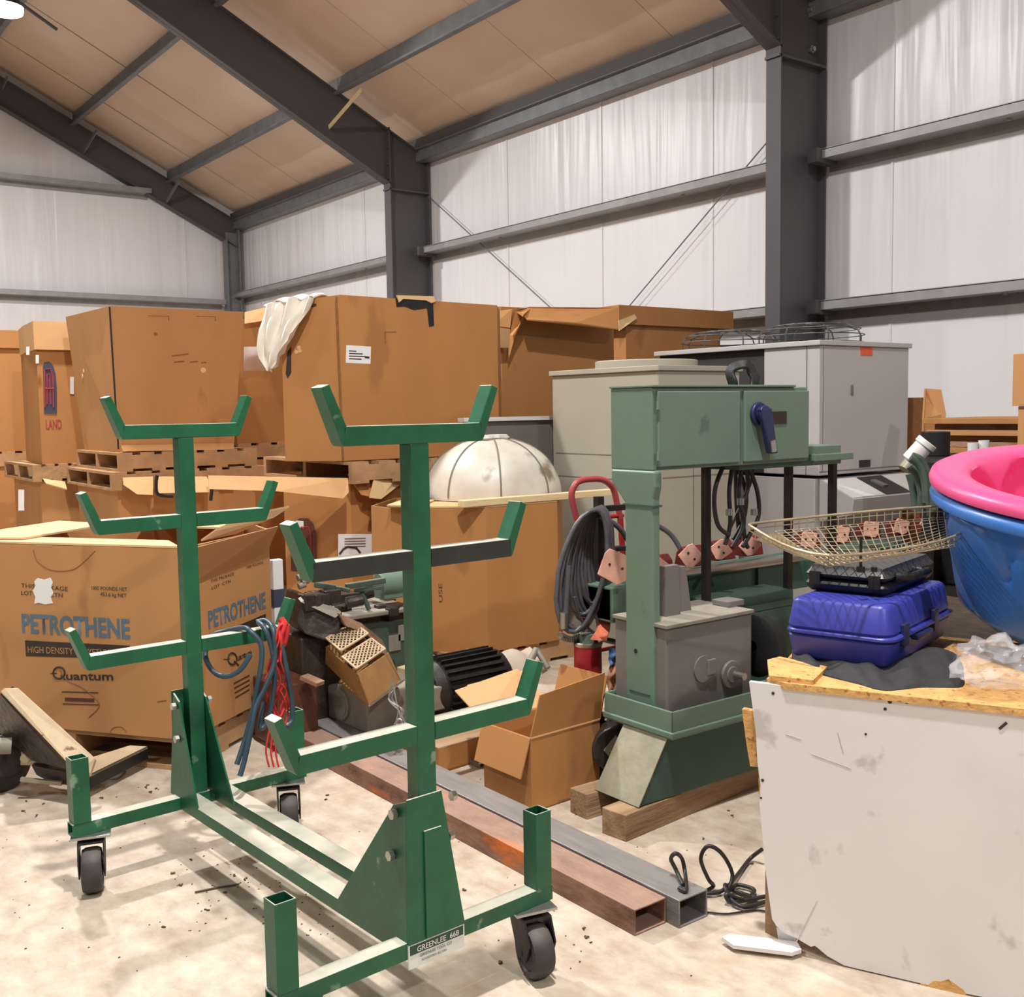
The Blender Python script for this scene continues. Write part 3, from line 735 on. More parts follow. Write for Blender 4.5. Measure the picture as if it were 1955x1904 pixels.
def D(px, py): return at(px, py, pl=(V((2.66, 5.78, 0)), nD))
seam(upc, F(642, 567), F(655, 876), (0, -1, 0), .012)
q = MB(); q.prism([F(661, 659), F(708, 662), F(707, 695), F(660, 693)], (0, -.002, 0)); lb = q.build('shipping_label', M['paper'], upc); lb['label'] = 'white shipping label'
for k in range(4):
    q = MB(); q.prism([F(666, 669+5*k), F(666+(14, 26, 30, 24)[k], 670+5*k), F(666+(14, 26, 30, 24)[k], 672+5*k), F(666, 671+5*k)], (0, -.003, 0)); q.build('print', M['ink'], lb)
q = MB(); q.prism([F(696, 680), F(705, 681), F(705, 685), F(696, 684)], (0, -.003, 0)); q.build('print', M['ink'], lb)
# notch torn at the top rim, dark liner showing
q = MB(); q.prism([F(755, 569), F(760, 566), F(826, 570), F(828, 622), F(819, 624), F(815, 588), F(790, 592), F(772, 585), F(757, 586)], (0, -.004, 0)); x = q.build('torn_notch', M['black'], upc); x['label'] = 'dark liner showing through torn notch'
flap(upc, [F(756, 564), F(826, 566), F(830, 576), F(822, 579), F(812, 574), F(768, 571), F(760, 578)], (0, -.012, 0), 'cardin', 'torn_rim')
q = MB()
for a, c in (((735, 634), (757, 634)), ((735, 634), (736, 657))): q.bar(F(*a), F(*c), .006, .003, up=(0, 1, 0))
q.build('cut_line', M['cardedge'], upc)
q = MB(); q.prism([D(586, 580), D(604, 580), D(604, 584), D(586, 590)], nD*.003); q.prism([D(549, 672), D(556, 662), D(556, 712), D(550, 722), D(546, 714)], nD*.004); q.build('tear', M['ink'], upc)
q = MB()
for (cx, cy) in ((571, 664), (566, 672), (573, 670)): q.cyl(D(cx, cy), D(cx, cy)+nD*.002, .012, n=8)
q.build('scuff', M['cardlid'], upc)
# white sheet thrown over the left corner
sh = MB()
pl0 = [(604, 570), (588, 566), (556, 572), (530, 578), (508, 588)]
rows = [pl0, [(598, 592), (580, 596), (552, 604), (528, 606), (506, 606)], [(586, 616), (570, 622), (546, 634), (524, 638), (503, 632)], [(574, 636), (560, 650), (542, 664), (524, 668), (504, 662)], [(566, 642), (552, 668), (540, 688), (526, 694), (508, 684)], [(562, 646), (548, 676), (536, 698), (526, 708), (520, 704)], [(550, 672), (542, 690), (534, 704), (527, 711), (525, 709)]]
def sfn(u, v):
    r = v*(len(rows)-1); i = min(int(r), len(rows)-2); fr = r-i
    cq = u*4; j = min(int(cq), 3); fc = cq-j
    def g(a): return V(rows[a][j])*(1-fc)+V(rows[a][j+1])*fc
    pxy = g(i)*(1-fr)+g(i+1)*fr
    off = .035+.05*math.sin(v*2.2)+.022*math.sin(u*17+v*4)+.012*math.sin(u*31-v*9)
    return D(pxy.x, pxy.y)+nD*off
sh.grid(sfn, 28, 28, th=-nD*.006)
sh.grid(lambda u, v: (D(604-96*u, 570+16*u*u)+nD*(.03*(1-v))-nD*.30*v+V((0, 0, .03*math.sin(PI*v)+.01*math.sin(u*19)))), 20, 8, th=(0, 0, .006))
o = sh.build('white_sheet', M['sheet'], smooth=70); tag(o, 'white plastic sheet draped over the corner of the middle upper box', 'sheet')
# lower middle box: outward flaps, logo, paper
def FL(px, py, dy=0): return at(px, py, Y=5.52+dy)
flap(lowc, [FL(398, 908, -.10), FL(664, 913, -.10), FL(666, 940, -.16), FL(655, 952, -.17), FL(600, 946, -.17), FL(528, 938, -.16), FL(400, 934, -.16)], (0, .008, 0), 'cardlid')
flap(lowc, [FL(764, 902, -.05), FL(716, 908, -.08), FL(706, 951, -.16), FL(728, 953, -.14), FL(764, 925, -.05)], (0, .008, 0), 'cardin')
flap(lowc, [FL(664, 905, -.02), FL(720, 905, -.02), FL(712, 950, -.10), FL(690, 945, -.08)], (0, .008, 0), 'card2')
nDL = nD; 
def DL(px, py): return at(px, py, pl=(V((2.66, 5.82, 0)), nD))
lg = [(556, 1090), (557, 1010), (562, 998), (572, 990), (588, 990), (598, 1000), (604, 1020), (604, 1096)]
q = MB(); q.prism([DL(*p) for p in lg], nD*.003); lgo = q.build('logo_patch', M['inkmaroon'], lowc); lgo['label'] = 'dark rounded logo patch'
q = MB(); q.prism([DL(566, 994), DL(580, 995), DL(580, 1008), DL(566, 1006)], nD*.005); q.build('sticker', M['paper'], lgo)
q = MB()
for ln in ([(566, 1082), (566, 1022), (576, 1006), (590, 1006), (594, 1022), (594, 1084)], [(576, 1070), (577, 1030), (584, 1024), (586, 1070)]): q.tube([DL(*p)+nD*.004 for p in ln], .004, 5)
q.build('logo_lines', M['inkred'], lgo)
q = MB(); q.prism([FL(646, 1020, -.006), FL(710, 1020, -.006), FL(710, 1062, -.006), FL(646, 1062, -.006)], (0, .003, 0)); x = q.build('paper_label', M['paper'], lowc); x['label'] = 'white paper label with crest'
for k in range(4):
    q = MB(); q.prism([FL(658, 1028+5*k, -.008), FL(698, 1027+5*k, -.008), FL(698, 1029+5*k, -.008), FL(658, 1030+5*k, -.008)], (0, .002, 0)); q.build('print', M['grey'], x)
q = MB(); q.tube([FL(648, 1058, -.008), FL(656, 1048, -.008), FL(664, 1044, -.008), FL(680, 1046, -.008), FL(688, 1056, -.008)], .006, 6); q.build('print', M['ink'], x)

# left stack
pallet(2.12, 3.25, 7.46, 8.55, 0, 'wooden pallet on the floor under the left lower box', .12)
lowl = bulk_box('lower bulk box under the two stacked pallets on the left', [(2.2, 7.5), (3.2, 7.5), (3.2, 8.5), (2.2, 8.5)], .12, .885, 'card')
pallet(2.14, 3.26, 7.42, 8.56, .885, 'lower of the two stacked pallets under the left upper box', .125)
pallet(2.2, 3.2, 7.44, 8.5, 1.01, 'upper of the two stacked pallets under the left upper box', .13)
L_r = at(465, 588, Y=7.48).x; L_rb = at(446, 850, Y=7.48).x
upl = thing('bulk_box', 'upper bulk box on two pallets with two hand slots near its rim', 'box', (2.7, 8.0, 1.14), 'bulk cardboard boxes')
q = MB()
def wall4(q, b4, t4, z0, z1, th=.012):
    c = V((sum(p[0] for p in b4)/4, sum(p[1] for p in b4)/4, 0))
    for i in range(4):
        j = (i+1) % 4
        o4 = [V((*b4[i], z0)), V((*b4[j], z0)), V((*t4[j], z1)), V((*t4[i], z1))]
        ins = []
        for p in o4:
            dirn = (c-V((p.x, p.y, 0))); ins.append(p+V((math.copysign(th, dirn.x), math.copysign(th, dirn.y), 0)))
        q.add(o4+ins, [(0, 1, 2, 3), (5, 4, 7, 6), (3, 2, 6, 7), (0, 4, 5, 1)])
wall4(q, [(2.24, 7.48), (L_rb, 7.48), (L_rb, 8.42), (2.24, 8.42)], [(2.20, 7.48), (L_r, 7.48), (L_r, 8.45), (2.16, 8.45)], 1.14, 2.135)
q.box(2.25, L_rb-.01, 7.49, 8.41, 1.14, 1.152)
q.build('box_body', M['card'], upl)
def FU(px, py): return at(px, py, Y=7.48)
q = MB(); q.bar(FU(210, 586)+V((-.004, -.002, 0)), FU(227, 858)+V((-.004, -.002, 0)), .012, .004, up=(0, 1, 0)); q.build('seam', M['ink'], upl)
q = MB()
for a in ([(283, 602), (322, 603), (322, 612)], [(375, 603), (411, 604), (411, 613)]): q.tube([FU(*p) for p in a], .005, 5)
q.cyl(FU(297, 638), FU(297, 638)+V((0, -.003, 0)), .012, n=10)
q.build('hand_slot', M['cardedge'], upl)
q = MB()
for a in (((328, 680), (360, 676)), ((332, 692), (352, 690)), ((362, 692), (378, 690)), ((384, 693), (394, 692))): q.bar(FU(*a[0]), FU(*a[1]), .003, .010, up=(0, 0, 1))
q.build('print', M['cardedge'], upl)
q = MB(); q.cyl(FU(388, 707), FU(388, 707)+V((0, -.003, 0)), .02, n=9)
for (px, py) in ((158, 698), (160, 708), (158, 718)):
    pnt = at(px, py, X=2.205); q.cyl(pnt, pnt-V((.004, 0, 0)), .016, n=8)
q.build('scuff', M['cardin'], upl)
flap(upl, [FU(230, 850)+V((0, -.01, 0)), FU(445, 846)+V((0, -.01, 0)), FU(444, 858)+V((0, -.03, 0)), FU(232, 862)+V((0, -.03, 0))], (0, .006, 0), 'card')
# torn flaps of the left lower box
def FQ(px, py, dy=0): return at(px, py, Y=7.5+dy)
flap(lowl, [FQ(235, 912, -.12), FQ(292, 910, -.12), FQ(292, 945, -.2), FQ(262, 944, -.2), FQ(236, 926, -.16)], (0, .008, 0), 'cardlid')
flap(lowl, [FQ(298, 910, -.12), FQ(400, 910, -.12), FQ(400, 940, -.2), FQ(298, 942, -.2)], (0, .008, 0), 'cardlid')
flap(lowl, [FQ(82, 916, -.05), FQ(124, 922, -.05), FQ(128, 936, -.2), FQ(88, 925, -.2)], (0, 0, .008), 'cardlid')
# dark box between the left and the middle stack
mid = bulk_box('shaded bulk box behind the gap between the left and middle stacks', [(3.28, 8.0), (4.4, 8.0), (4.4, 9.1), (3.28, 9.1)], 1.16, 2.13, 'card2')
flap(mid, [at(468, 596, Y=7.98), at(520, 584, Y=7.98), at(520, 610, Y=7.94), at(468, 618, Y=7.94)], (0, .01, 0), 'cardlid', 'lid_band')
lowm = bulk_box('shaded lower bulk box behind the gap between the left and middle stacks', [(3.3, 8.0), (4.38, 8.0), (4.38, 9.1), (3.3, 9.1)], .0, 1.03, 'card2')
pallet(3.28, 4.4, 7.98, 9.1, 1.03, 'wooden pallet behind the gap between the left and middle stacks', .13)
q = MB(); q.grid(lambda u, v: at(466+46*u, 662+46*v, Y=7.9-.05*math.sin(3*u)*math.sin(4*v)), 8, 8, th=(0, .006, 0)); o = q.build('plastic_wrap', M['film'], mid, smooth=60)

# logo box with a band lid, far left
yl = 8.72
def FG(px, py, dy=0): return at(px, py, Y=yl+dy)
gx0, gx1 = FG(74, 760).x, 2.55
gxb = at(51, 760, Y=yl+.5).x; gxl = at(44, 640, Y=yl+.5).x
lb_ = bulk_box('bulk box with tall navy logo and band lid behind the left upper box', [(gx0, yl), (gx1, yl), (gx1, yl+.9), (gxb+.06, yl+.9), (gxb, yl+.5)], 1.03, 2.0, 'card2')
q = MB(); z0l = FG(80, 668).z
ring_walls(q, [(gx0-.02, yl-.03), (gx1, yl-.03), (gx1, yl+.93), (gxl+.06, yl+.93), (gxl, yl+.5)], z0l, FG(80, 622).z+.02)
q.prism([V((*p, FG(80, 622).z+.02)) for p in [(gx0-.02, yl-.03), (gx1, yl-.03), (gx1, yl+.93), (gxl+.06, yl+.93), (gxl, yl+.5)]], (0, 0, .012))
ll = q.build('lid', M['cardlid'], lb_)
lg = [(84, 790), (82, 700), (84, 692), (94, 691), (101, 698), (106, 714), (108, 740), (108, 790)]
q = MB(); q.prism([FG(*p) for p in lg], (0, -.004, 0)); lgo = q.build('logo_patch', M['inknavy'], lb_); lgo['label'] = 'tall navy logo patch'
q = MB()
for ln in ([(86, 778), (85, 706), (96, 704), (101, 720), (102, 778)], [(90, 772), (90, 716), (95, 714), (97, 772)], [(85, 742), (103, 742)]): q.tube([FG(*p)+V((0, -.005, 0)) for p in ln], .006, 5)
q.build('logo_lines', M['inkred'], lgo)
text('LAND', FG(88, 820), (1, 0, 0), (0, 0, 1), FG(88, 800).z-FG(88, 818).z, M['inkred'], lb_, width=FG(118, 820).x-FG(88, 820).x, bold=.02)
for px, py in ((68, 678), (50, 662)):
    q = MB(); q.prism([FG(px, py, -.04), FG(px+6, py, -.04), FG(px+6, py+16, -.04), FG(px, py+16, -.04)], (0, -.003, 0)); q.build('sticker', M['paper'], lb_)
q = MB(); q.prism([FG(134, 720), FG(141, 720), FG(141, 753), FG(134, 752)], (0, -.004, 0)); q.build('sticker', M['paper'], lb_)
pallet(gx0-.08, gx1+.02, yl-.05, yl+.95, .90, 'wooden pallet under the bulk box with the navy logo', .13)
q = bulk_box('lower bulk box under the bulk box with the navy logo', [(gx0-.02, yl), (gx1, yl), (gx1, yl+.9), (gx0-.02, yl+.9)], 0, .90, 'card')
q2 = MB(); q2.prism([FG(35, 935), FG(46, 935), FG(46, 975), FG(35, 975)], (0, -.004, 0)); q2.build('sticker', M['paper'], q)
# leftmost stack
ys = 10.3
def FE(px, py, dy=0): return at(px, py, Y=ys+dy)
ex1 = FE(54, 750).x
eb = bulk_box('leftmost upper bulk box with a lid at the edge of the view', [(ex1-1.1, ys), (ex1, ys), (ex1, ys+1.0), (ex1-1.1, ys+1.0)], FE(20, 862).z, FE(20, 664).z, 'card2')
q = MB(); ring_walls(q, [(ex1-1.13, ys-.03), (ex1+.02, ys-.03), (ex1+.02, ys+1.03), (ex1-1.13, ys+1.03)], FE(20, 665).z, FE(20, 634).z); q.box(ex1-1.13, ex1+.02, ys-.03, ys+1.03, FE(20, 634).z, FE(20, 634).z+.012); q.build('lid', M['card2'], eb)
zq = FE(20, 862).z
pallet(ex1-1.1, ex1+.03, ys-.02, ys+1.0, zq-.13, 'wooden pallet under the leftmost upper bulk box', .13)
bulk_box('leftmost lower bulk box at the edge of the view', [(ex1-1.1, ys), (ex1, ys), (ex1, ys+1.0), (ex1-1.1, ys+1.0)], 0, zq-.13, 'card2')

# right of the middle: open box with hanging flaps, lidded box
rx0, rx1 = at(927, 700, Y=5.92).x, at(1178, 700, Y=5.92).x+.06
r1 = octo(rx0, rx1, 5.92, 6.9, .14, .1)
pallet(rx0+.02, rx1, 5.95, 6.88, 0, 'wooden pallet on the floor under the stack with drooping flaps', .13)
bulk_box('lower bulk box under the box with drooping flaps', [(rx0+.02, 5.95), (rx1-.02, 5.95), (rx1-.02, 6.88), (rx0+.02, 6.88)], .13, 1.0, 'card2')
pallet(rx0+.02, rx1, 5.93, 6.9, 1.0, 'wooden pallet under the box with drooping flaps', .13)
z1 = at(1080, 592, Y=5.92).z
ub = bulk_box('open bulk box with drooping top flaps between the middle box and the beige unit', r1, 1.13, z1, 'card2')
def FR(px, py, dy=0): return at(px, py, Y=5.92+dy)
flap(ub, [FR(985, 596), FR(1010, 588), FR(1180, 590), FR(1180, 630, -.22), FR(1100, 618, -.22), FR(1008, 612, -.2)], (0, 0, .008), 'card2')
flap(ub, [FR(984, 594, -.02), FR(1012, 590, -.02), FR(1000, 600, -.16), FR(984, 640, -.12), FR(970, 690, -.05), FR(972, 640, -.04)], (.004, .006, 0), 'card2')
flap(ub, [FR(934, 596, -.03), FR(978, 590, -.03), FR(974, 626, -.12), FR(940, 622, -.12)], (0, .008, 0), 'card')
flap(ub, [FR(940, 624, -.13), FR(974, 628, -.13), FR(972, 664, -.10), FR(950, 664, -.10)], (0, .008, 0), 'cardlid')
flap(ub, [FR(926, 596, .1), FR(942, 592, .1), FR(938, 664, -.05), FR(926, 690, -.02)], (.006, .006, 0), 'cardedge')
# cardboard of the lidded one
yr = 6.3
def FS(px, py, dy=0): return at(px, py, Y=yr+dy)
x0, x1 = FS(1195, 640).x, FS(1375, 640).x+.1
pallet(x0, x1, yr, yr+1.0, 0, 'wooden pallet on the floor under the lidded box behind the chiller', .13)
bulk_box('lower bulk box under the lidded box behind the chiller', [(x0, yr), (x1-.1, yr), (x1-.1, yr+1), (x0, yr+1)], .13, 1.0, 'card2')
pallet(x0, x1, yr, yr+1.0, 1.0, 'wooden pallet under the lidded box behind the chiller', .13)
rb = bulk_box('lidded bulk box behind the chiller by the dark column', [(FS(1195, 640).x, yr), (FS(1375, 640).x, yr), (FS(1375, 640).x, yr+1), (FS(1195, 640).x, yr+1)], 1.13, FS(1300, 620).z, 'card2')
lz0, lz1 = FS(1300, 625).z, FS(1280, 592).z
q = MB(); lp = [(FS(1182, 640, -.04).x, yr-.04), (FS(1400, 640, -.04).x, yr-.04), (FS(1400, 640).x, yr+1.04), (FS(1182, 640).x, yr+1.04)]
ring_walls(q, lp, lz0, lz1); q.prism([V((*p, lz1)) for p in lp], (0, 0, .012)); q.build('lid', M['card2'], rb)
flap(rb, [FS(1182, 612, -.05), FS(1212, 600, -.05), FS(1216, 608, -.07), FS(1182, 632, -.07)], (0, .006, 0), 'cardin', 'torn_rim')

# ---- big eight-sided box in the middle of the floor carrying the dome
bp_ = octo(2.84, 3.88, 4.53, 5.46, .36, .2)
pallet(2.86, 3.86, 4.55, 5.44, 0, 'wooden pallet under the eight-sided box with the white dome', .12)
bb = bulk_box('eight-sided bulk box carrying the white dome and a plank', bp_, .12, .885, 'card2')
flap(bb, [(2.84, 4.89, .886), (3.2, 4.53, .886), (3.3, 4.8, .89), (3.1, 5.0, .89)], (0, 0, .008), 'cardlid')
flap(bb, [(3.2, 4.53, .887), (3.68, 4.53, .887), (3.6, 4.8, .89), (3.3, 4.8, .89)], (0, 0, .008), 'cardlid')
flap(bb, [(2.80, 4.86, .9), (2.90, 4.70, .9), (3.15, 4.95, .9), (3.0, 5.06, .9)], (0, 0, .008), 'cardin')
text('USE', at(845, 1150, pl=(V((2.84, 4.89, 0)), V((-1, -1, 0)).normalized())), (0, 0, 1), (-1, 1, 0), .02, M['inkmaroon'], bb, width=.10)
# the dome
dc = V((3.57, 4.98, .902))
dm = thing('dome_cover', 'dirty white ribbed dome with a broken top lying on the eight-sided box', 'dome', dc)
q = MB(); R0 = .39; H0 = .32
prof = []
for i in range(13):
    a = i/12*rad(80); prof.append((R0*math.cos(a)**.9, H0*math.sin(a)))
prof = [(R0, 0)] + [(r, z+.012) for r, z in prof]
def drf(r, z, t): return r*(1+.018*abs(math.cos(4*t+.5))**.4)
Md = Matrix.Translation(dc)
q.lathe(prof, 96, Md, drf)
inn = [(r-.012, max(0, z-.012)) for r, z in prof]
q.lathe(inn[::-1], 96, Md, drf)
k = prof[-1]; q.lathe([k, inn[-1]], 96, Md)
q.build('shell', M['dome'], dm, smooth=35)
q = MB()
for j in range(8):
    t = j*PI/4+.28; q.tube([Md @ V((drf(r, z, t)*math.cos(t)*1.004, drf(r, z, t)*math.sin(t)*1.004, z+.002)) for r, z in prof[1:]], .005, 6)
q.build('rib', M['band'], dm, smooth=60)
q = MB(); q.lathe([(.05, H0-.02), (.085, H0+.002), (.10, H0+.014), (.085, H0+.03), (.06, H0+.012), (.05, H0-.02)], 36, Md, lambda r, z, t: r*(1+.3*math.sin(t*2+1)+.12*math.sin(t*7)))
q.build('collar', M['dome'], dm, smooth=60)
q = MB(); q.lathe([(.0, H0+.004), (.075, H0+.004), (.075, H0-.01), (.0, H0-.01)], 24, Md); q.build('rusty_hole', M['rust'], dm)
# plank in front of the dome; crate with a pale lid behind it
q = MB(); a, c = at(880, 961, Y=4.555), at(1166, 949, Y=4.555); a.z = c.z = .9145
q.bar(a, c, .06, .036); o = q.build('wood_plank', M['woodpale'], bevel=.003); tag(o, 'pale wooden plank lying in front of the white dome', 'plank')
xp0, xp1 = at(885, 797, Y=5.42).x, at(1075, 797, Y=5.42).x; zp = at(980, 797, Y=5.42).z
ct = thing('panel', 'grey brown panel with a white top edge standing upright behind the white dome', 'panel', ((xp0+xp1)/2, 5.43, .89))
q = MB(); q.box(xp0, xp1, 5.41, 5.44, .888, zp-.02); q.build('sheet', M['grey'], ct)
q = MB(); q.box(xp0-.02, xp1+.02, 5.385, 5.455, zp-.02, zp+.004); q.build('top_edge', M['white'], ct)

# ================================================================== CHILLERS
def CX_(px, py): return at(px, py, X=4.16)
def CY_(px, py): return at(px, py, Y=4.23)
c1 = thing('condensing_unit', 'beige condensing unit with round top cover behind the green machine', 'cooling unit', (4.48, 4.7, 0), 'cooling units')
c1x1 = CY_(1412, 720).x; c1y1 = CX_(1055, 800).y; zt1 = 1.625
q = MB(); q.box(4.16, c1x1, 4.23, c1y1, .04, zt1-.03); q.build('cabinet', M['chbeige'], c1, bevel=.006)
q = MB(); q.box(4.145, c1x1+.015, 4.215, c1y1+.015, zt1-.03, zt1); q.build('top_panel', M['chbeige'], c1, bevel=.004)
q = MB(); cc_ = at(1238, 690, Y=4.72); q.cyl((cc_.x, 4.74, zt1), (cc_.x, 4.74, zt1+.05), .31, n=40); q.build('round_cover', M['chbeige'], c1, smooth=40, bevel=.006)
q = MB(); yv = at(1178, 690, Y=4.7); q.box(yv.x, yv.x+.07, 4.6, 4.66, zt1, zt1+.04); x = q.build('yellow_tag', mat('yellow_tag', srgb(222, 214, 130), .6), c1)
q = MB()
for zz in (1.12, .98): q.box(4.1585, 4.16, 4.26, c1y1-.03, zz, zz+.006); 
for zz in (1.0, .5): q.box(4.19, c1x1-.03, 4.2285, 4.23, zz, zz+.006)
q.box(4.43, 4.436, 4.2285, 4.23, .1, 1.5)
q.build('panel_joint', M['band'], c1)
for X, Y in ((4.21, 4.28), (c1x1-.05, 4.28), (4.21, c1y1-.05), (c1x1-.05, c1y1-.05)):
    q = MB(); q.box(X-.03, X+.03, Y-.03, Y+.03, 0, .04); q.build('foot', M['black'], c1)

xf, yf = 5.26, 4.0
def GX(px, py): return at(px, py, X=xf)
def GY(px, py): return at(px, py, Y=yf)
c2x1 = GY(1734, 760).x; c2y1 = GX(1256, 680).y; zt2 = 1.775; zb2 = GY(1600, 906).z
c2 = thing('condensing_unit', 'tall grey chiller with wire fan guards on top and a sloping control panel', 'cooling unit', (5.6, 4.6, 0), 'cooling units')
q = MB(); q.box(xf, c2x1, yf, yf+.42, zb2, zt2-.03); q.build('cabinet', M['chgrey'], c2, bevel=.006)
q = MB(); q.box(xf-.0, c2x1, yf+.03, c2y1, .05, zb2-.02); q.build('lower_cabinet', M['chgrey'], c2, bevel=.004)
q = MB(); q.box(xf+.02, c2x1, GX(1503, 700).y, c2y1, zb2, zt2-.03); q.build('condenser_coil', M['chdark'], c2)
q = MB(); q.box(xf-.02, c2x1+.015, yf-.015, c2y1+.02, zt2-.03, zt2); q.build('top_panel', M['chgrey'], c2, bevel=.004)
q = MB(); q.box(xf-.004, xf, GX(1540, 700).y-.004, GX(1540, 700).y, zb2, zt2-.03); q.box(xf, c2x1, yf-.002, yf, zb2+.02, zb2+.026); q.box(GY(1572, 700).x-.003, GY(1572, 700).x, yf-.002, yf, zb2+.02, zt2-.04); q.build('panel_joint', M['grey'], c2)
q = MB(); a = GY(1643, 657); c = GY(1665, 679); q.box(a.x, c.x, yf-.003, yf, c.z, a.z); x = q.build('warning_sticker', M['orange'], c2); x['label'] = 'orange warning sticker'
q = MB(); q.box(a.x+.018, c.x-.03, yf-.004, yf-.003, c.z+.05, a.z-.02); q.build('print', M['ink'], x)
q = MB(); a = GY(1640, 879); c = GY(1661, 891); q.box(a.x, c.x, yf-.003, yf, c.z, a.z); q.build('nameplate', M['ink'], c2)
q = MB(); a = GY(1624, 735); q.box(a.x, a.x+.02, yf-.008, yf, a.z-.06, a.z); q.build('latch', M['grey'], c2, bevel=.003)
# sloping control panel
s0 = GY(1565, 916); s1 = GY(1731, 913)
oy = .24; dzp = -.105
pan = [V((s0.x, yf, s0.z)), V((c2x1, yf, s0.z)), V((c2x1, yf-oy, s0.z+dzp)), V((s0.x, yf-oy, s0.z+dzp))]
q = MB(); q.add(pan+[V((c2x1, yf-oy+.01, s0.z+dzp-.09)), V((s0.x, yf-oy+.01, s0.z+dzp-.09)), V((c2x1, yf, s0.z+dzp-.14)), V((s0.x, yf, s0.z+dzp-.14))],
               [(0, 1, 2, 3), (3, 2, 4, 5), (5, 4, 6, 7), (1, 0, 7, 6), (0, 3, 5, 7), (1, 6, 4, 2)])
cp_ = q.build('control_console', M['chgrey'], c2)
def PS(u, v): return pan[0]+(pan[1]-pan[0])*u+(pan[3]-pan[0])*v
for u0, u1, nm, mt in ((.02, .36, 'white_panel', 'white'), (.68, .98, 'white_panel', 'white'), (.38, .66, 'display', 'chdark')):
    nrm = (pan[1]-pan[0]).cross(pan[3]-pan[0]).normalized(); nrm = nrm if nrm.z > 0 else -nrm
    q = MB(); q.prism([PS(u0, .06), PS(u1, .06), PS(u1, .94), PS(u0, .94)], nrm*.004); dsp = q.build(nm, M[mt], cp_)
    if nm == 'display':
        q = MB(); q.prism([PS(.44, .3), PS(.5, .3), PS(.53, .6), PS(.47, .6)], nrm*.015); q.build('switch', M['grey'], cp_)
# fan guards
for i, yc in enumerate((4.42, 5.1)):
    g = MB(); cx = (xf+c2x1)/2+.0; Rg = .335
    for rr, zz in ((Rg, 0.01), (Rg, .06), (Rg*.93, .10), (Rg*.72, .125), (Rg*.5, .135), (Rg*.25, .14)):
        g.tube([(cx+rr*math.cos(t*PI/18), yc+rr*math.sin(t*PI/18), zt2+zz) for t in range(36)], .0035, 5, closed=True)
    for t in range(8):
        a = t*PI/4+.2; g.tube([(cx+r*math.cos(a), yc+r*math.sin(a), zt2+z) for r, z in ((Rg, 0), (Rg, .06), (Rg*.93, .10), (Rg*.6, .132), (.03, .14))], .005, 5)
    g.build('fan_guard', M['guard'], c2)
    g = MB(); g.cyl((cx, yc, zt2), (cx, yc, zt2+.04), .07, n=20); g.build('fan_hub', M['black'], c2)
for X, Y in ((xf+.06, yf+.1), (c2x1-.06, yf+.1), (xf+.06, c2y1-.06), (c2x1-.06, c2y1-.06)):
    q = MB(); q.box(X-.04, X+.04, Y-.04, Y+.04, 0, .05); q.build('foot', M['black'], c2)
# ================================================================== THE GREEN MACHINE
mc = thing('machine_tool', 'sage green machine with control cabinet on a column and grey gearbox, standing on timbers', 'machine', (2.7, 2.6, .089))
YC = 2.60
def K(px, py, dy=0): return at(px, py, Y=YC+dy)
xL, xR = K(1245, 800).x, K(1541, 800).x; zT, zB = 1.464, 1.183
cxL = K(1238, 1000).x; cxR = K(1253, 1000).x
ybk = at(1166, 800, X=xL).y
q = MB(); q.box(xL, xR, YC, ybk, zB, zT); cab = q.build('control_cabinet', M['mgreen'], mc, bevel=.004)
q = MB(); q.box(xL-.004, K(1512, 740).x+.01, YC-.012, ybk+.004, zT, zT+.008); q.build('cabinet_lid', M['mgreen'], cab, bevel=.002)
for a0, a1 in ((1252, 1408), (1417, 1539)):
    q = MB(); q.box(K(a0, 800).x, K(a1, 800).x, YC-.014, YC, zB+.012, zT-.014); dr = q.build('cabinet_door', M['mgreen'], mc, bevel=.003)
    if a0 > 1400:
        p = K(1440, 790); q = MB(); q.cyl((p.x, YC-.03, p.z), (p.x, YC-.014, p.z), .042, n=24); q.cyl((p.x, YC-.055, p.z), (p.x, YC-.03, p.z), .03, n=20)
        q.prism([(p.x-.032, YC-.06, p.z+.016), (p.x+.026, YC-.06, p.z+.02), (p.x+.062, YC-.06, p.z-.145), (p.x+.02, YC-.06, p.z-.145)], (0, .022, 0))
        h = q.build('switch_handle', M['darkblue'], dr, bevel=.004, smooth=40); h['label'] = 'navy switch handle'
        q = MB(); q.prism([(p.x+.014, YC-.067, p.z-.10), (p.x+.038, YC-.067, p.z-.095), (p.x+.046, YC-.067, p.z-.138), (p.x+.022, YC-.067, p.z-.14)], (0, .006, 0)); q.build('handle_tip', M['zinc'], dr)
        a, c = K(1466, 786), K(1495, 809); q = MB(); q.box(a.x, c.x, YC-.017, YC-.013, c.z, a.z); q.build('nameplate', M['ink'], dr)
    else:
        q = MB()
        for zz in (zB+.05, zT-.06): q.cyl((xL+.01, YC-.018, zz-.015), (xL+.01, YC-.018, zz+.015), .006, n=8)
        q.build('hinge', M['mgreen'], dr)
q = MB(); a, c = K(1541, 852, .05), K(1598, 880, .05); q.box(xR, c.x, YC+.03, ybk-.02, c.z-.01, a.z); q.box(K(1556, 880).x, K(1630, 885).x, YC, ybk-.03, zB-.005, zB+.022); q.build('side_bracket', M['mgreen'], mc, bevel=.003)
q = MB(); q.box(K(1420, 850).x, K(1560, 850).x, YC+.02, ybk, zB-.02, zB); q.build('cabinet_rail', M['mgreend'], mc)
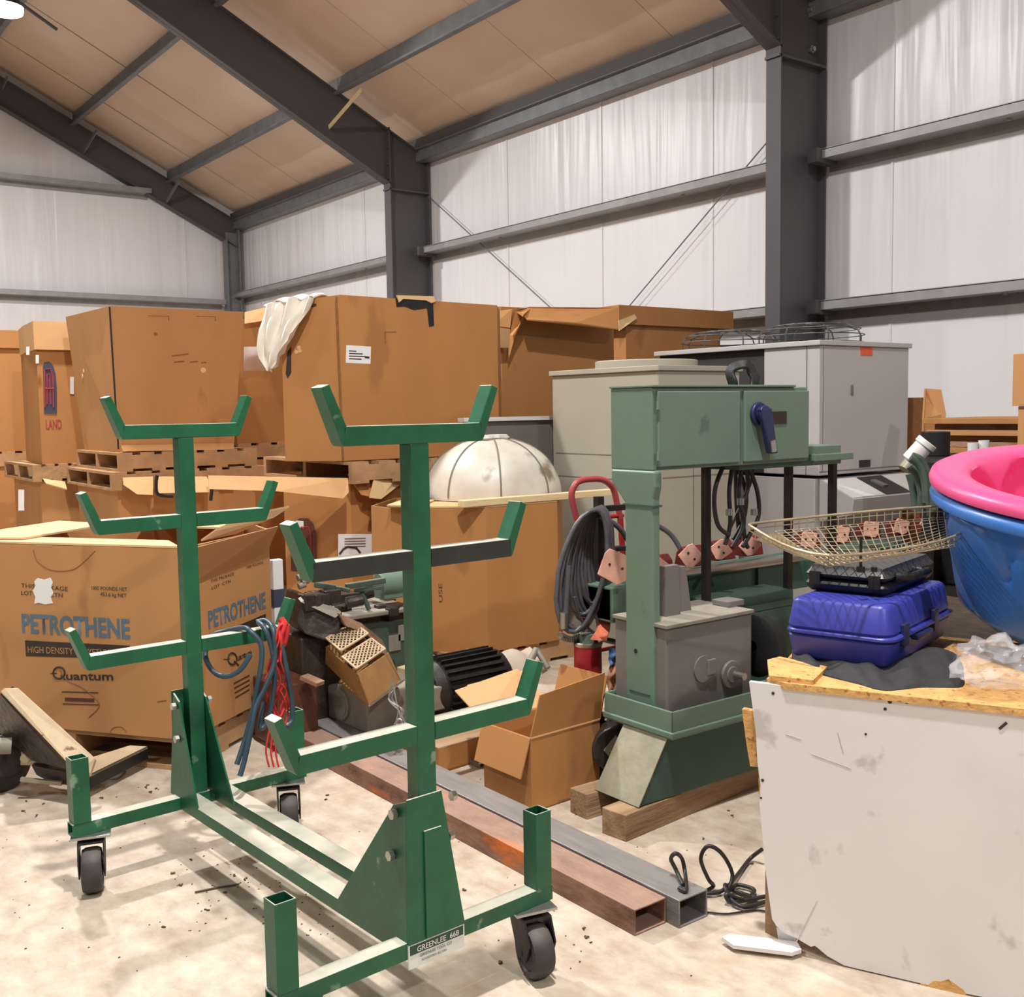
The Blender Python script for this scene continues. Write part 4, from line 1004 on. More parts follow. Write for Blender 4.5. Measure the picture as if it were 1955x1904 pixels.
# column
yb2 = at(1193, 1050, X=cxL).y; yb1 = at(1166, 880, X=cxL).y
q = MB(); q.prism([(cxL, YC-.02, .36), (cxL, YC-.02, 1.09), (cxL, YC-.03, 1.13), (cxL, YC-.03, zB), (cxL, yb1, zB), (cxL, yb1, 1.14), (cxL, yb2+.006, 1.075), (cxL, yb2, 1.07), (cxL, yb2, .36)], (cxR-cxL, 0, 0))
q.build('column', M['mgreen'], mc, bevel=.012, seg=3)
q = MB(); q.box(cxL-.003, cxR+.003, YC-.026, yb2+.005, 1.062, 1.068); q.build('column_collar', M['mgreend'], mc)
p = at(1214, 1243, X=cxL); q = MB(); q.cyl(p-V((.002, 0, 0)), p, .008, n=10); q.build('hole', M['black'], mc)
q = MB(); p = at(1215, 1322, X=cxL); q.box(cxL-.002, cxL, YC-.005, yb2-.02, p.z, p.z+.004); q.build('weld_line', M['mgreend'], mc)
# tray, skirt
bx0, bx1, by0, by1 = 2.355, 3.38, 2.492, 2.70
q = MB(); q.prism([(bx0, by0, .0895), (2.49, by0, .30), (bx1-.1, by0, .30), (bx1, by0, .0895)], (0, by1-by0, 0)); q.build('base_skirt', M['mgreend'], mc, bevel=.004)
q = MB(); q.prism([(bx0-.004, by0-.004, .09), (2.486, by0-.004, .30), (2.486, by1, .30), (bx0-.004, by1+.004, .09)], (-.003, 0, .002)); x = q.build('sloped_end_plate', M['bare'], mc); x['label'] = 'worn bare metal end plate'
q = MB(); tx0, tx1, ty0, ty1 = 2.478, 3.40, 2.462, 2.80
for (u0, u1, v0, v1) in ((tx0, tx1, ty0, ty0+.008), (tx0, tx1, ty1-.008, ty1), (tx0, tx0+.008, ty0, ty1), (tx1-.008, tx1, ty0, ty1)): q.box(u0, u1, v0, v1, .30, .392)
q.box(tx0, tx1, ty0, ty1, .295, .305); q.box(tx0-.008, tx1, ty0-.008, ty1, .302, .322)
q.build('drip_tray', M['mgreen'], mc, bevel=.004)
# gearbox
gx0, gx1, gy0, gy1 = 2.522, at(1436, 1240, Y=2.53).x, 2.53, 2.79
q = MB(); q.box(gx0, gx1, gy0, gy1, .306, .655); gb = q.build('gearbox', M['grey'], mc, bevel=.008)
q = MB(); q.box(gx0-.01, gx1, gy0-.01, gy1, .655, .668); x = q.build('top_plate', M['rustpan'], gb, bevel=.002); x.data.materials[0] = M['greyiron']
a = at(1383, 1150, Y=2.62); q = MB(); q.box(a.x, a.x+.085, 2.6, 2.68, .668, .69); q.build('lug', M['grey'], gb, bevel=.003)
for px, py, r in ((1342, 1277, .047), (1394, 1287, .05)):
    p = at(px, py, Y=gy0); q = MB(); q.cyl((p.x, gy0-(.012 if px > 1390 else .006), p.z), (p.x, gy0, p.z), r, n=36); q.cyl((p.x, gy0-.016, p.z), (p.x, gy0, p.z), r*(.6 if px > 1390 else .01), n=30)
    fl = q.build('bearing_flange', M['grey'], mc, bevel=.003, smooth=35)
    if px > 1390:
        q = MB(); q.cyl((p.x+.008, gy0-.06, p.z), (p.x+.008, gy0-.016, p.z), .013, n=18); q.build('shaft', M['zinc'], fl, smooth=40)
    else:
        q = MB(); q.box(p.x+.015, p.x+.055, gy0-.012, gy0, p.z-.025, p.z+.03); q.build('pad', M['grey'], fl, bevel=.003)
for px0, px1, dy in ((1270, 1296, .1), (1300, 1317, .13)):
    a, c = at(px0, 1082, Y=gy0+dy), at(px1, 1082, Y=gy0+dy)
    q = MB(); q.prism([(a.x, gy0+dy, .66), (c.x+.01, gy0+dy, .66), (c.x-(.02 if px0 == 1300 else 0), gy0+dy, a.z), (a.x, gy0+dy, a.z)], (0, .03, 0)); q.build('upright_plate', M['grey'], mc, bevel=.002)
# bed behind the column
byy = 3.0
bed0 = at(1166, 1130, Y=byy).x; 
q = MB(); q.box(bed0, bed0+2.0, byy, byy+.22, .585, .71); bd = q.build('bed', M['mgreend'], mc, bevel=.004)
q = MB(); q.box(bed0, bed0+.10, byy-.01, byy+.225, .58, .715); q.build('end_block', M['mgreen'], bd, bevel=.004)
q = MB(); q.cyl((bed0+.15, byy-.01, .728), (bed0+1.1, byy-.01, .728), .02, n=14); q.build('slide_rail', M['zinc'], bd, smooth=40)
for k in range(5): 
    q = MB(); q.box(bed0+.5+.33*k, bed0+.515+.33*k, byy-.012, byy, .59, .705); q.build('rib', M['mgreend'], bd)
for X in (bed0+.25, bed0+1.0, bed0+1.85):
    q = MB(); q.box(X, X+.08, byy+.04, byy+.18, .0, .585); q.build('bed_leg', M['mgreend'], bd)
q = MB(); q.box(3.02, 3.5, 2.72, 2.98, .30, .60); q.box(3.0, 3.45, 2.74, 2.9, .6, .66); q.build('drive_housing', M['mgreend'], mc, bevel=.01)
p = at(1447, 1232, d=3.93); q = MB(); q.lathe([(.02, -.03), (.09, -.03), (.115, -.02), (.115, .02), (.09, .03), (.02, .03)], 36, Matrix.Translation(p) @ Matrix.Rotation(PI/2, 4, 'Y') @ Matrix.Translation((0, 0, 0))); q.build('drive_pulley', M['black'], mc, smooth=35)
for px, dy, y1 in ((1348, .16, 1080), (1505, .16, 1070), (1589, .1, 1020)):
    p = at(px, 950, Y=YC+dy); q = MB(); q.box(p.x-.013, p.x+.013, p.y-.013, p.y+.013, .585 if dy > .15 else .59, zB); q.build('support_post', M['blackmet'], mc)
q = MB(); q.box(xL+.25, 3.42, YC+.12, 3.0, .60, .625); q.build('cross_tie', M['mgreend'], mc)
# roller blocks with pink end plates along the bed
for i, (px, py, s_) in enumerate(((1176, 1082, 1.0), (1256, 1080, .8), (1320, 1062, 1.0), (1377, 1050, .9), (1432, 1042, .9), (1545, 1030, .85), (1606, 1020, .9), (1664, 1010, .9), (1722, 1005, .85), (1772, 998, .8))):
    yy = byy+.0 if i else byy-.15
    p = at(px, py, Y=yy); rt = rad((20, 35, 45, 52, 38, 5, 10, 0, 14, 30)[i])
    t = thing('roller_block', 'pink plated roller block, %s from the left along the green machine bed' % ('first', 'second', 'third', 'fourth', 'fifth', 'sixth', 'seventh', 'eighth', 'ninth', 'last')[i], 'roller block', p, 'roller blocks with pink end plates')
    Tm = Matrix.Translation(p) @ Matrix.Rotation(rad(-38), 4, 'Z') @ Matrix.Rotation(rt, 4, 'Y')
    w = .040*s_*(1.35 if i == 0 else 1)
    q = MB(Tm); q.prism([(-w, 0, -w*.9), (w*.5, 0, -w*1.15), (w*.95, 0, -w*.7), (w, 0, w*.9), (-w*.8, 0, w), (-w, 0, w*.6)], (0, .008, 0)); pl = q.build('end_plate', M['pinkplate'], t, bevel=.002); pl['label'] = 'pink end plate'
    q = MB(Tm); 
    for u in (-.45, .45): q.cyl((w*u, -.002, 0), (w*u, .001, 0), .005, n=8)
    q.build('screw_hole', M['ink'], pl)
    q = MB(Matrix.Translation(p)); q.prism([(0, .02, -.05), (0, .10, -.05), (0, .085, .01), (0, .055, .034), (0, .03, .01)], (.112, 0, 0)); q.prism([(-.005, .012, -.03), (-.005, .05, -.03), (-.005, .03, .02)], (.03, 0, 0)); q.build('block', M['maroon'], t, bevel=.004)
# hoses under the cabinet (part of the machine)
q = MB()
for k, pts in enumerate(([(1380, 892), (1366, 930), (1364, 970), (1372, 1005), (1392, 1022)], [(1398, 892), (1392, 940), (1394, 1000), (1384, 1040)], [(1416, 892), (1410, 950), (1420, 1000), (1398, 1046)], [(1430, 892), (1446, 940), (1448, 985), (1432, 1020), (1418, 1044)], [(1425, 892), (1428, 930), (1418, 970), (1422, 1030), (1428, 1046)], [(1438, 893), (1430, 930), (1398, 1000), (1384, 1030)], [(1408, 892), (1424, 940), (1420, 990), (1400, 1030)], [(1404, 892), (1406, 960), (1412, 1030)])):
    q.tube(bez([at(px, py, Y=YC+.10+.012*k) for px, py in pts], 7), .0085 if k not in (5,) else .006, 8)
q.build('cable_bundle', M['dkhose'], mc, smooth=60)
for px, py in ((1414, 958), (1392, 978), (1440, 978)):
    q = MB(); p = at(px, py, Y=YC+.1); q.cyl(p-V((0, 0, .012)), p+V((0, 0, .012)), .014, n=12); q.build('cable_fitting', M['zinc'], mc, smooth=40)
# cable coil on top of the cabinet
h = MB()
for k in range(5):
    ctr = at(1418, 722, d=4.0+.02*k); 
    h.tube([ctr+RT*(.036+.006*k)*math.cos(t*PI/10)+V((0, 0, 1))*(.042+.005*k)*math.sin(t*PI/10)+V((.0, .01*math.sin(t), 0)) for t in range(20)], .008, 8, closed=True)
o = h.build('cable_coil', M['black'], smooth=60); tag(o, 'small shiny black cable coil standing on top of the green control cabinet', 'cable')
o.location.z += 0
# ---- timbers under the machine
def timber(label, p0, ang, w, h, L, mt='woodold', name='timber'):
    T = Matrix.Translation((p0[0], p0[1], p0[2] if len(p0) > 2 else 0)) @ Matrix.Rotation(ang, 4, 'Z')
    q = MB(T); q.box(0, L, 0, w, 0, h); o = q.build(name, M[mt], bevel=.003); return tag(o, label, 'timber')
timber('square timber under the front of the green machine, its cut end facing the rack', (2.275, 2.470), .10, .105, .088, 1.2)
timber('square timber under the back of the green machine, mostly hidden', (2.30, 2.69), .0, .09, .088, 1.2)

# ================================================================== HAND CART WITH HOSE, TANK, RAGS
hcx = at(1135, 1000, d=4.35)
hc = thing('hand_cart', 'red tubular hand cart carrying the coiled hose beside the green machine', 'cart', (hcx.x, hcx.y, 0))
ycart = hcx.y
def HC(px, py, dy=0): return at(px, py, Y=ycart+dy)
q = MB(); pts = [HC(1103, 998), HC(1092, 955), HC(1093, 936), HC(1104, 920), HC(1128, 915), HC(1152, 917), HC(1170, 932), HC(1178, 962), HC(1184, 990)]
q.tube(bez(pts, 6), .013, 12); q.build('handle', M['redtube'], hc, smooth=60)
q = MB(); a, c = HC(1103, 998), HC(1184, 990)
for pnt in (a, c): q.tube([pnt, V((pnt.x+.03, pnt.y, .6)), V((pnt.x+.04, pnt.y, .1))], .013, 10)
for zz in (.95, .7, .4): q.tube([V((a.x+.015, a.y, zz)), V((c.x+.015, a.y, zz))], .009, 8)
q.box(a.x+.02, c.x+.05, a.y-.14, a.y, .05, .06); q.build('frame', M['red'], hc, smooth=60)
for xx in (a.x-.02, c.x+.09):
    q = MB(); Mx = Matrix.Translation((xx, a.y+.06, .1)) @ Matrix.Rotation(PI/2, 4, 'Y'); q.lathe([(.02, -.02), (.08, -.025), (.1, -.012), (.1, .012), (.08, .025), (.02, .02)], 28, Mx); q.build('wheel', M['rubber'], hc, smooth=40)
q = MB(); b0 = HC(1143, 958, -.12); q.bar(b0+V((0, 0, .02)), b0-V((0, 0, .42)), .03, .03, up=(0, 1, 0)); q.bar(HC(1143, 972, -.1), HC(1196, 968, -.1), .03, .022); q.bar(HC(1135, 1052, -.1), HC(1196, 1046, -.1), .04, .018); q.bar(HC(1140, 980, -.1), HC(1140, 980, 0.02), .02, .02); q.build('hose_bracket', M['black'], hc)
q = MB(); q.box(HC(1128, 1100, -.06).x, HC(1185, 1100, -.06).x, ycart-.10, ycart-.02, HC(1150, 1170).z, HC(1150, 1060).z); q.build('dark_housing', M['black'], hc, bevel=.01)
q = MB(); q.box(HC(1126, 1100, -.10).x, HC(1165, 1100, -.10).x, ycart-.13, ycart-.10, HC(1150, 1118).z, HC(1150, 1098).z); q.build('red_block', M['red'], hc, bevel=.003)
h = MB(); rnd = random.Random(5)
for k in range(11):
    a_, tz_ = .04+.0075*k, rnd.uniform(-.02, .02)
    top = HC(1141-1.2*k, 968+.6*k, -.14-.005*k)
    H = .178+.005*k+rnd.uniform(-.012, .012)
    pts = []
    for t in range(28):
        th = t*2*PI/28
        pts.append(top+V((0, 0, -H))+V((.02+math.sin(th)*a_*(1.0 if math.sin(th) < 0 else .55)-.0135*k*(1-math.cos(th))*.42, -math.sin(th)*.03+rnd.uniform(-.003, .003)-.012*abs(math.sin(th)), math.cos(th)*H)))
    h.tube(pts, .0092, 9, closed=True)
h.tube(bez([HC(1144, 985, -.15), HC(1180, 1006, -.18), HC(1204, 1040, -.18)], 8), .011, 9)
h.tube(bez([HC(1096, 1140, -.2), HC(1108, 1180, -.2), HC(1130, 1206, -.2), HC(1142, 1208, -.19)], 8), .006, 8)
h.tube(bez([HC(1130, 1150, -.2), HC(1140, 1185, -.2), HC(1144, 1206, -.2)], 8), .006, 8)
h.tube(bez([HC(1086, 1080, -.2), HC(1082, 1140, -.2), HC(1080, 1190, -.2)], 6), .010, 8)
o = h.build('coiled_hose', M['hose'], smooth=60); tag(o, 'grey black hose hanging in a long coil from the red hand cart', 'hose')
h = MB(); h.tube(bez([HC(1240, 996, .0), HC(1280, 1020, -.05), HC(1304, 1058, -.1)], 8), .011, 9); o3 = h.build('curved_hose', M['hose'], smooth=60); tag(o3, 'short dark hose curving from behind the green column to the roller blocks', 'hose')
q = MB(); p = HC(1076, 1185, -.2); q.cyl(p+V((0, 0, .03)), p-V((0, 0, .03)), .014, n=14)
rp = bez([HC(1070, 1215, -.16), HC(1090, 1222, -.16), HC(1108, 1212, -.15), HC(1120, 1204, -.14)], 10)
for i in range(0, len(rp), 2): q.cyl(rp[i], rp[i]+V((.006, 0, .002)), .017, n=12)
q.tube(rp, .013, 8); o2 = q.build('hose_end', M['zinc'], o, smooth=40)
# tank
tk = at(1122, 1232, d=4.12)
t = thing('gas_tank', 'red cylindrical tank with green grey top behind the small cardboard box', 'tank', (tk.x, tk.y, 0))
q = MB(); q.lathe([(0.0, 0), (.052, 0), (.054, .01), (.054, tk.z), (.0, tk.z)], 32, Matrix.Translation((tk.x, tk.y, 0))); q.build('tank_body', M['red'], t, smooth=40)
q = MB(); q.lathe([(.0, tk.z), (.056, tk.z), (.058, tk.z+.012), (.05, tk.z+.016), (.044, tk.z+.008), (0, tk.z+.008)], 32, Matrix.Translation((tk.x, tk.y, 0))); q.build('rim', M['zinc'], t, smooth=40)
q = MB(); q.lathe([(.0, tk.z+.012), (.042, tk.z+.012), (.03, tk.z+.045), (.0, tk.z+.05)], 28, Matrix.Translation((tk.x, tk.y, 0))); q.build('top_cap', M['oilgreen'], t, smooth=40)
a = at(1130, 1222, d=4.05); q = MB(); e = MB()
e.prism([at(1130, 1222, d=4.02), at(1158, 1224, d=4.06), at(1164, 1205, d=4.12), at(1166, 1186, d=4.16), at(1142, 1184, d=4.14), at(1142, 1204, d=4.1)], (0, .01, .0)); o = e.build('metal_guard', M['orange']); o.data.materials[0] = mat('salmon_paint', srgb(206, 112, 84), .5, var=.2); tag(o, 'bent salmon coloured metal guard above the red tank', 'guard')
def rag(pts, mt, label, dist):
    q = MB(); rows = [[at(px, py, d=dist) for px, py in r] for r in pts]
    def fn(u, v):
        r = v*(len(rows)-1); i = min(int(r), len(rows)-2); f = r-i; a = rows[i][0]*(1-f)+rows[i+1][0]*f; c = rows[i][1]*(1-f)+rows[i+1][1]*f
        return a*(1-u)+c*u+FW*(.012*math.sin(u*9+v*5)+.008*math.sin(v*14))
    q.grid(fn, 12, 20, th=FW*.006); o = q.build('rag', M[mt], smooth=70); return tag(o, label, 'rag')
rag([[(1164, 1238), (1188, 1238)], [(1162, 1260), (1190, 1256)], [(1166, 1275), (1186, 1272)]], 'bluecloth', 'blue rag hanging beside the green column above the brown rag', 4.0)
rag([[(1166, 1268), (1186, 1262)], [(1158, 1300), (1192, 1290)], [(1164, 1332), (1180, 1325)]], 'tancloth', 'brown rag hanging beside the green column', 4.0)
rag([[(1162, 1326), (1178, 1322)], [(1160, 1345), (1182, 1342)], [(1162, 1360), (1178, 1356)]], 'bluecloth', 'blue rag hanging beside the green column below the brown rag', 3.98)
pm = thing('pump', 'dark oily pump lying between the small cardboard box and the green machine', 'pump', at(1170, 1450, z=.04))
pc = at(1163, 1415, d=3.98); q = MB(); q.cyl(pc-V((.05, .09, .0)), pc+V((.05, .09, 0)), .085, n=24); q.build('pump_body', M['oily'], pm, smooth=40, bevel=.006)
q = MB(); fc = pc-V((.052, .094, 0)); q.prism([fc+RT*.045+V((0, 0, .0)), fc+V((0, 0, .055)), fc-RT*.045, fc-V((0, 0, .055))], (-.004, -.008, 0)); q.build('name_face', M['greyiron'], pm)
q = MB(); q.tube(bez([pc+V((.0, .0, .08)), pc+V((.03, -.03, .11)), pc+V((.09, -.02, .12)), pc+V((.13, .02, .1))], 6), .02, 10); q.cyl(pc+V((-.02, 0, .07)), pc+V((.06, .0, .13)), .03, n=14); q.cyl(pc+V((.03, -.05, -.03)), pc+V((.06, -.07, -.02)), .03, n=14); q.build('outlet_pipe', M['oily'], pm, smooth=50)
q = MB(); q.box(pc.x-.08, pc.x+.09, pc.y-.08, pc.y+.1, 0, pc.z-.07); q.build('pump_foot', M['black'], pm)
q = MB(); q.tube(bez([at(1132, 1500, z=.01), at(1133, 1420, d=3.95), at(1138, 1374, d=3.97), at(1150, 1362, d=3.98), at(1162, 1370, d=4.0)], 6), .005, 8); o = q.build('white_conduit', M['white'], smooth=60); tag(o, 'thin white bent conduit beside the small cardboard box', 'conduit')
q = MB(); q.prism([at(1134, 1478, z=.012), at(1164, 1470, z=.012), at(1160, 1462, z=.012), at(1136, 1466, z=.012)], (0, 0, -.012)); o = q.build('white_scrap', M['paper']); tag(o, 'white scrap on the floor by the dark pump', 'scrap')

# ================================================================== SMALL OPEN CARTON
B0 = at(1015, 1553, z=0); B1 = at(1135, 1512, z=0); B2 = at(922, 1517, z=0)
eR = (B1-B0); eL = (B2-B0); wR, wL = .335, .262
eR = V((.998, .06, 0)).normalized(); eL = V((-eR.y, eR.x, 0))
HB = .265
sb = thing('carton', 'small open cardboard carton with raised flap on the floor in front of the green machine', 'carton', (B0+eR*.16+eL*.13))
cpoly = [tuple((B0+eR*a+eL*c)[:2]) for a, c in ((0, 0), (wR, 0), (wR, wL), (0, wL))]
q = MB(); ring_walls(q, cpoly, 0, HB, th=.006); q.prism([V((*p, 0)) for p in cpoly], (0, 0, .006)); q.build('box_body', M['card2'], sb)
def BX(a, c, z): return B0+eR*a+eL*c+V((0, 0, z))
flap(sb, [BX(0, -.0, HB), BX(wR, 0, HB), BX(wR+.01, -.02, HB+.175), BX(.03, -.02, HB+.15)], eL*.005, 'card2')
flap(sb, [BX(-.004, 0, HB), BX(-.004, wL, HB), BX(-.045, wL+.0, HB-.13), BX(-.045, .005, HB-.135)], eR*.005, 'card2')
flap(sb, [BX(0, wL, HB), BX(wR, wL, HB), BX(wR-.05, wL+.14, HB+.12), BX(-.02, wL+.14, HB+.09)], (0, 0, .005), 'cardlid')
flap(sb, [BX(wR, 0, HB), BX(wR, wL, HB), BX(wR+.05, wL, HB+.15), BX(wR+.05, .01, HB+.15)], eR*.005, 'card2')
flap(sb, [at(893, 1310, d=4.12), at(1020, 1277, d=4.2), at(1013, 1338, d=4.08), at(905, 1362, d=4.02)], (0, .004, .003), 'cardlid')
seam(sb, BX(0, 0, HB), BX(wR, 0, HB), -eL, .005, 'cardlid')

# ================================================================== STEEL TUBES ON THE FLOOR
def steel_tube(label, x0, y0, x1, y1, w, h, mt):
    q = MB(); q.bar((x0, y0, h/2), (x1, y1, h/2), w, h, wall=.005); o = q.build('steel_tube', M[mt], bevel=.003)
    return tag(o, label, 'steel tube', None)
steel_tube('rusty square steel tube with orange patches lying on the floor', 1.932, 2.002, 1.905, 4.22, .118, .072, 'rusttube')
steel_tube('grey square steel tube lying against the rusty tube', 2.050, 1.958, 2.022, 4.30, .112, .078, 'greytube')
steel_tube('dark flat steel strip on the floor behind the two tubes', 2.34, 3.35, 2.3, 4.3, .05, .02, 'greytube')
# ================================================================== MACHINE PARTS BETWEEN THE RACK POSTS
# grey gear reducer
g0 = at(702, 1404, z=.075)
gt = thing('gear_reducer', 'dusty grey cast gear reducer on a board under the brown chute', 'gear reducer', (g0.x, g0.y, .0))
xd = V((1, .03, 0)).normalized(); yd = V((-.03, 1, 0)).normalized()
w_, l_, h_ = .38, .42, .17
def GR(a, c, z): return g0+xd*a+yd*c+V((0, 0, z))
q = MB(); q.prism([GR(0, 0, .0), GR(0, l_, .0), GR(0, l_, h_*.75), GR(0, l_*.5, h_), GR(0, 0, h_)], xd*w_); q.build('gear_case', M['greyiron'], gt, bevel=.012, seg=3)
q = MB(); c = GR(0, .2, .09); q.cyl(c-xd*.012, c, .065, n=30); q.cyl(c-xd*.016, c-xd*.012, .05, n=26); q.build('bearing_cover', M['greyiron'], gt, smooth=40)
q = MB(); q.para(GR(-.03, -.02, -.02), xd*(w_+.04), yd*(l_+.04), (0, 0, .02)); q.build('foot_plate', M['oily'], gt, bevel=.003)
q = MB(); q.para(GR(.1, .25, h_), xd*.2, yd*.2, (0, 0, .05)); q.build('fill_block', M['oily'], gt, bevel=.006)
q = MB(); q.tube(bez([GR(.0, .5, .13), GR(-.03, .44, .12), GR(-.02, .38, .08), GR(-.012, .34, .1)], 6), .007, 7); q.build('red_pipe', M['red'], gt, smooth=50)
q = MB(); q.para(V((g0.x-.01, g0.y-.02, 0)), xd*.1, yd*.5, (0, 0, .053)); q.para(V((g0.x+.28, g0.y-.02, 0)), xd*.1, yd*.5, (0, 0, .053)); q.para(V((g0.x+.0, g0.y+.2, 0.01)), xd*.3, yd*.08, (0, 0, .04)); o = q.build('board', M['woodold']); tag(o, 'old wooden skid boards under the dusty grey gear reducer', 'skid')
# pallet-like low brown block in front of the finned motor
a = at(838, 1478, z=0)
lb2 = thing('low_carton', 'low brown cardboard tray behind the near rack post, resting on the floor', 'carton', (a.x, a.y, 0))
q = MB(); lp = [(a.x, a.y), (a.x+.34, a.y+.03), (a.x+.31, a.y+.33), (a.x-.03, a.y+.30)]
ring_walls(q, lp, 0, .095, th=.008); q.prism([V((*p, 0)) for p in lp], (0, 0, .008)); q.build('box_body', M['card2'], lb2)
flap(lb2, [V((*lp[0], .096)), V((*lp[1], .096)), V((lp[2][0], lp[2][1], .1)), V((lp[3][0], lp[3][1], .1))], (0, 0, .006), 'woodold', 'lid')
# tilted brown chute with expanded metal guards
A = at(682, 1288, d=4.22); Bq = at(737, 1250, d=4.42); Cq = at(622, 1236, d=4.52); Dq = at(704, 1346, d=4.20)
ch = thing('chute', 'brown sheet metal chute with two expanded metal guards lying tilted on the gear reducer', 'chute', Dq)
e_x, e_y, e_z = Bq-A, Cq-A, A-Dq
n_top = e_x.cross(e_y).normalized(); n_top = n_top if n_top.z > 0 else -n_top
q = MB(); t = .006
q.prism([Dq, Dq+e_x*1.15, Bq+e_x*.1, A], e_y.normalized()*t)                                  # front sheet
q.prism([A, Cq, Cq-e_z*.9+e_y*.35, Dq-e_z*.1+e_y*.0, Dq], e_x.normalized()*t)               # left cheek
q.prism([Bq, Bq+e_y*1.0, Bq+e_y*1.0-e_z*.9, Dq+e_x*1.15], -e_x.normalized()*t)              # right cheek
q.prism([Cq, Cq+e_x, Cq+e_x-e_z*.8, Cq-e_z*.9], e_y.normalized()*t)                          # back sheet
q.prism([Dq, Dq+e_x, Dq+e_x+e_y, Dq+e_y-e_z*.2], -n_top*t)
q.build('chute_body', M['rustpan'], ch, bevel=.001)
def TPt(u, v): return A+e_x*u+e_y*v+n_top*.01
def mesh_panel(u0, u1, v0, v1, lift):
    q = MB(); nx, ny = 7, 5
    P_ = lambda u, v: TPt(u0+(u1-u0)*u, v0+(v1-v0)*v)+n_top*lift
    for j in range(ny+1):
        for s_ in (-1, 1):
            pts = [P_(i/(2*nx), min(1, max(0, (j+.5*s_*(i % 2))/ny))) for i in range(2*nx+1)]
            for i in range(len(pts)-1): q.bar(pts[i], pts[i+1], .005, .004, up=n_top)
    for a_, b_ in (((0, 0), (1, 0)), ((1, 0), (1, 1)), ((1, 1), (0, 1)), ((0, 1), (0, 0))): q.bar(P_(*a_), P_(*b_), .008, .006, up=n_top)
    x = q.build('expanded_metal_guard', M['meshmet'], ch); return x
mesh_panel(.0, 1.0, .02, .44, .012); mesh_panel(.02, .96, .50, .98, .03)
q = MB(); q.bar(Dq-e_y.normalized()*.01, Dq+e_x*1.2-e_y.normalized()*.01, .012, .006, up=e_z); x = q.build('lip', M['zinc'], ch)
# oily green machine behind it
ob = thing('geared_drive', 'oily green and black geared drive unit lying behind the brown chute', 'machine', at(690, 1300, d=4.9))
yo = 4.12
def OG(px, py, dy=0): return at(px, py, Y=yo+dy)
a, c = OG(664, 1278), OG(775, 1182)
q = MB(); q.box(a.x, c.x+.06, yo, yo+.35, .06, c.z); q.build('base_casting', M['oilgreen'], ob, bevel=.012)
a, c = OG(640, 1180, -.02), OG(778, 1168, -.02)
q = MB(); q.box(a.x, c.x+.05, yo-.03, yo+.33, a.z, c.z); q.build('bed_plate', M['greyiron'], ob, bevel=.004)
q = MB(); c0, c1_ = OG(722, 1118, .1), OG(770, 1112, .1); q.cyl(c0, c1_+V((.02, 0, 0)), .055, n=26); q.cyl(c1_+V((.02, 0, 0)), c1_+V((.045, 0, 0)), .04, n=22); q.box(c0.x, c1_.x, yo+.06, yo+.14, OG(740, 1150).z, c0.z); q.build('green_motor', M['mgreen'], ob, bevel=.004, smooth=40)
q = MB(); q.cyl(c1_+V((.045, -.005, 0)), c1_+V((.055, -.005, 0)), .02, n=16); q.build('motor_boss', M['zinc'], ob, smooth=40)
q = MB()
for p0_, p1_, w in (((660, 1120), (735, 1108), .03), ((676, 1128), (728, 1122), .02), ((690, 1130), (705, 1165), .02), ((640, 1122), (668, 1128), .022), ((618, 1118), (650, 1124), .018), ((600, 1116), (640, 1122), .03)): q.bar(OG(*p0_, .05), OG(*p1_, .02), w, w*.8)
q.build('linkage', M['oilgreen'], ob, bevel=.003)
rnd = random.Random(11)
for i in range(22):
    q = MB()
    px, py = rnd.uniform(575, 755), rnd.uniform(1132, 1172); p = OG(px, py, rnd.uniform(-.02, .22)); s_ = rnd.uniform(.015, .045)
    if i % 3 == 0: q.cyl(p-V((s_, 0, 0)), p+V((s_, rnd.uniform(-.02, .02), rnd.uniform(-.01, .02))), s_*.7, n=12)
    else: q.box(p.x-s_, p.x+s_*1.3, p.y-s_, p.y+s_, p.z-s_*1.1, p.z+s_*.6)
    q.build('gear' if i % 3 == 0 else 'iron_lug', M['oily'], ob, bevel=.003)
q = MB(); pts = [OG(578, 1135, .0), OG(598, 1142, -.02), OG(655, 1168, -.06), OG(648, 1215, -.07), OG(620, 1224, -.06), OG(585, 1212, -.03), OG(566, 1190, 0)]
q.prism(pts, (.03, .22, 0)); q.build('dark_housing', M['oily'], ob, bevel=.01)
q = MB(); q.prism([OG(590, 1140, -.02), OG(652, 1170, -.07), OG(640, 1180, -.08), OG(575, 1150, -.02)], (.0, .03, .012)); q.build('housing_edge', M['greyiron'], ob)
q = MB(); q.box(OG(575, 1260).x, OG(660, 1260).x, yo+.0, yo+.3, .04, OG(600, 1215).z); q.build('lower_housing', M['oily'], ob, bevel=.01)
q = MB(); a = OG(648, 1175, -.08); q.prism([OG(648, 1172, -.09), OG(690, 1190, -.05), OG(730, 1222, -.02), OG(745, 1260, -.0), OG(735, 1256, -.02), OG(700, 1210, -.06), OG(660, 1195, -.09)], (0, .02, .0)); q.build('rust_edge', M['rust'], ob)
q = MB(); 
for px, py in ((742, 1215), (760, 1195)): a = OG(px, py, -.004); q.box(a.x, a.x+.06, yo-.006, yo, a.z-.07, a.z)
q.build('plate', M['greyiron'], ob)
q = MB()
for px, py in ((568, 1104), (576, 1112), (570, 1120)): p = OG(px, py, .02); q.cyl(p, p+V((.03, 0, .006)), .014, n=10)
q.build('fitting', M['greyiron'], ob, smooth=40)
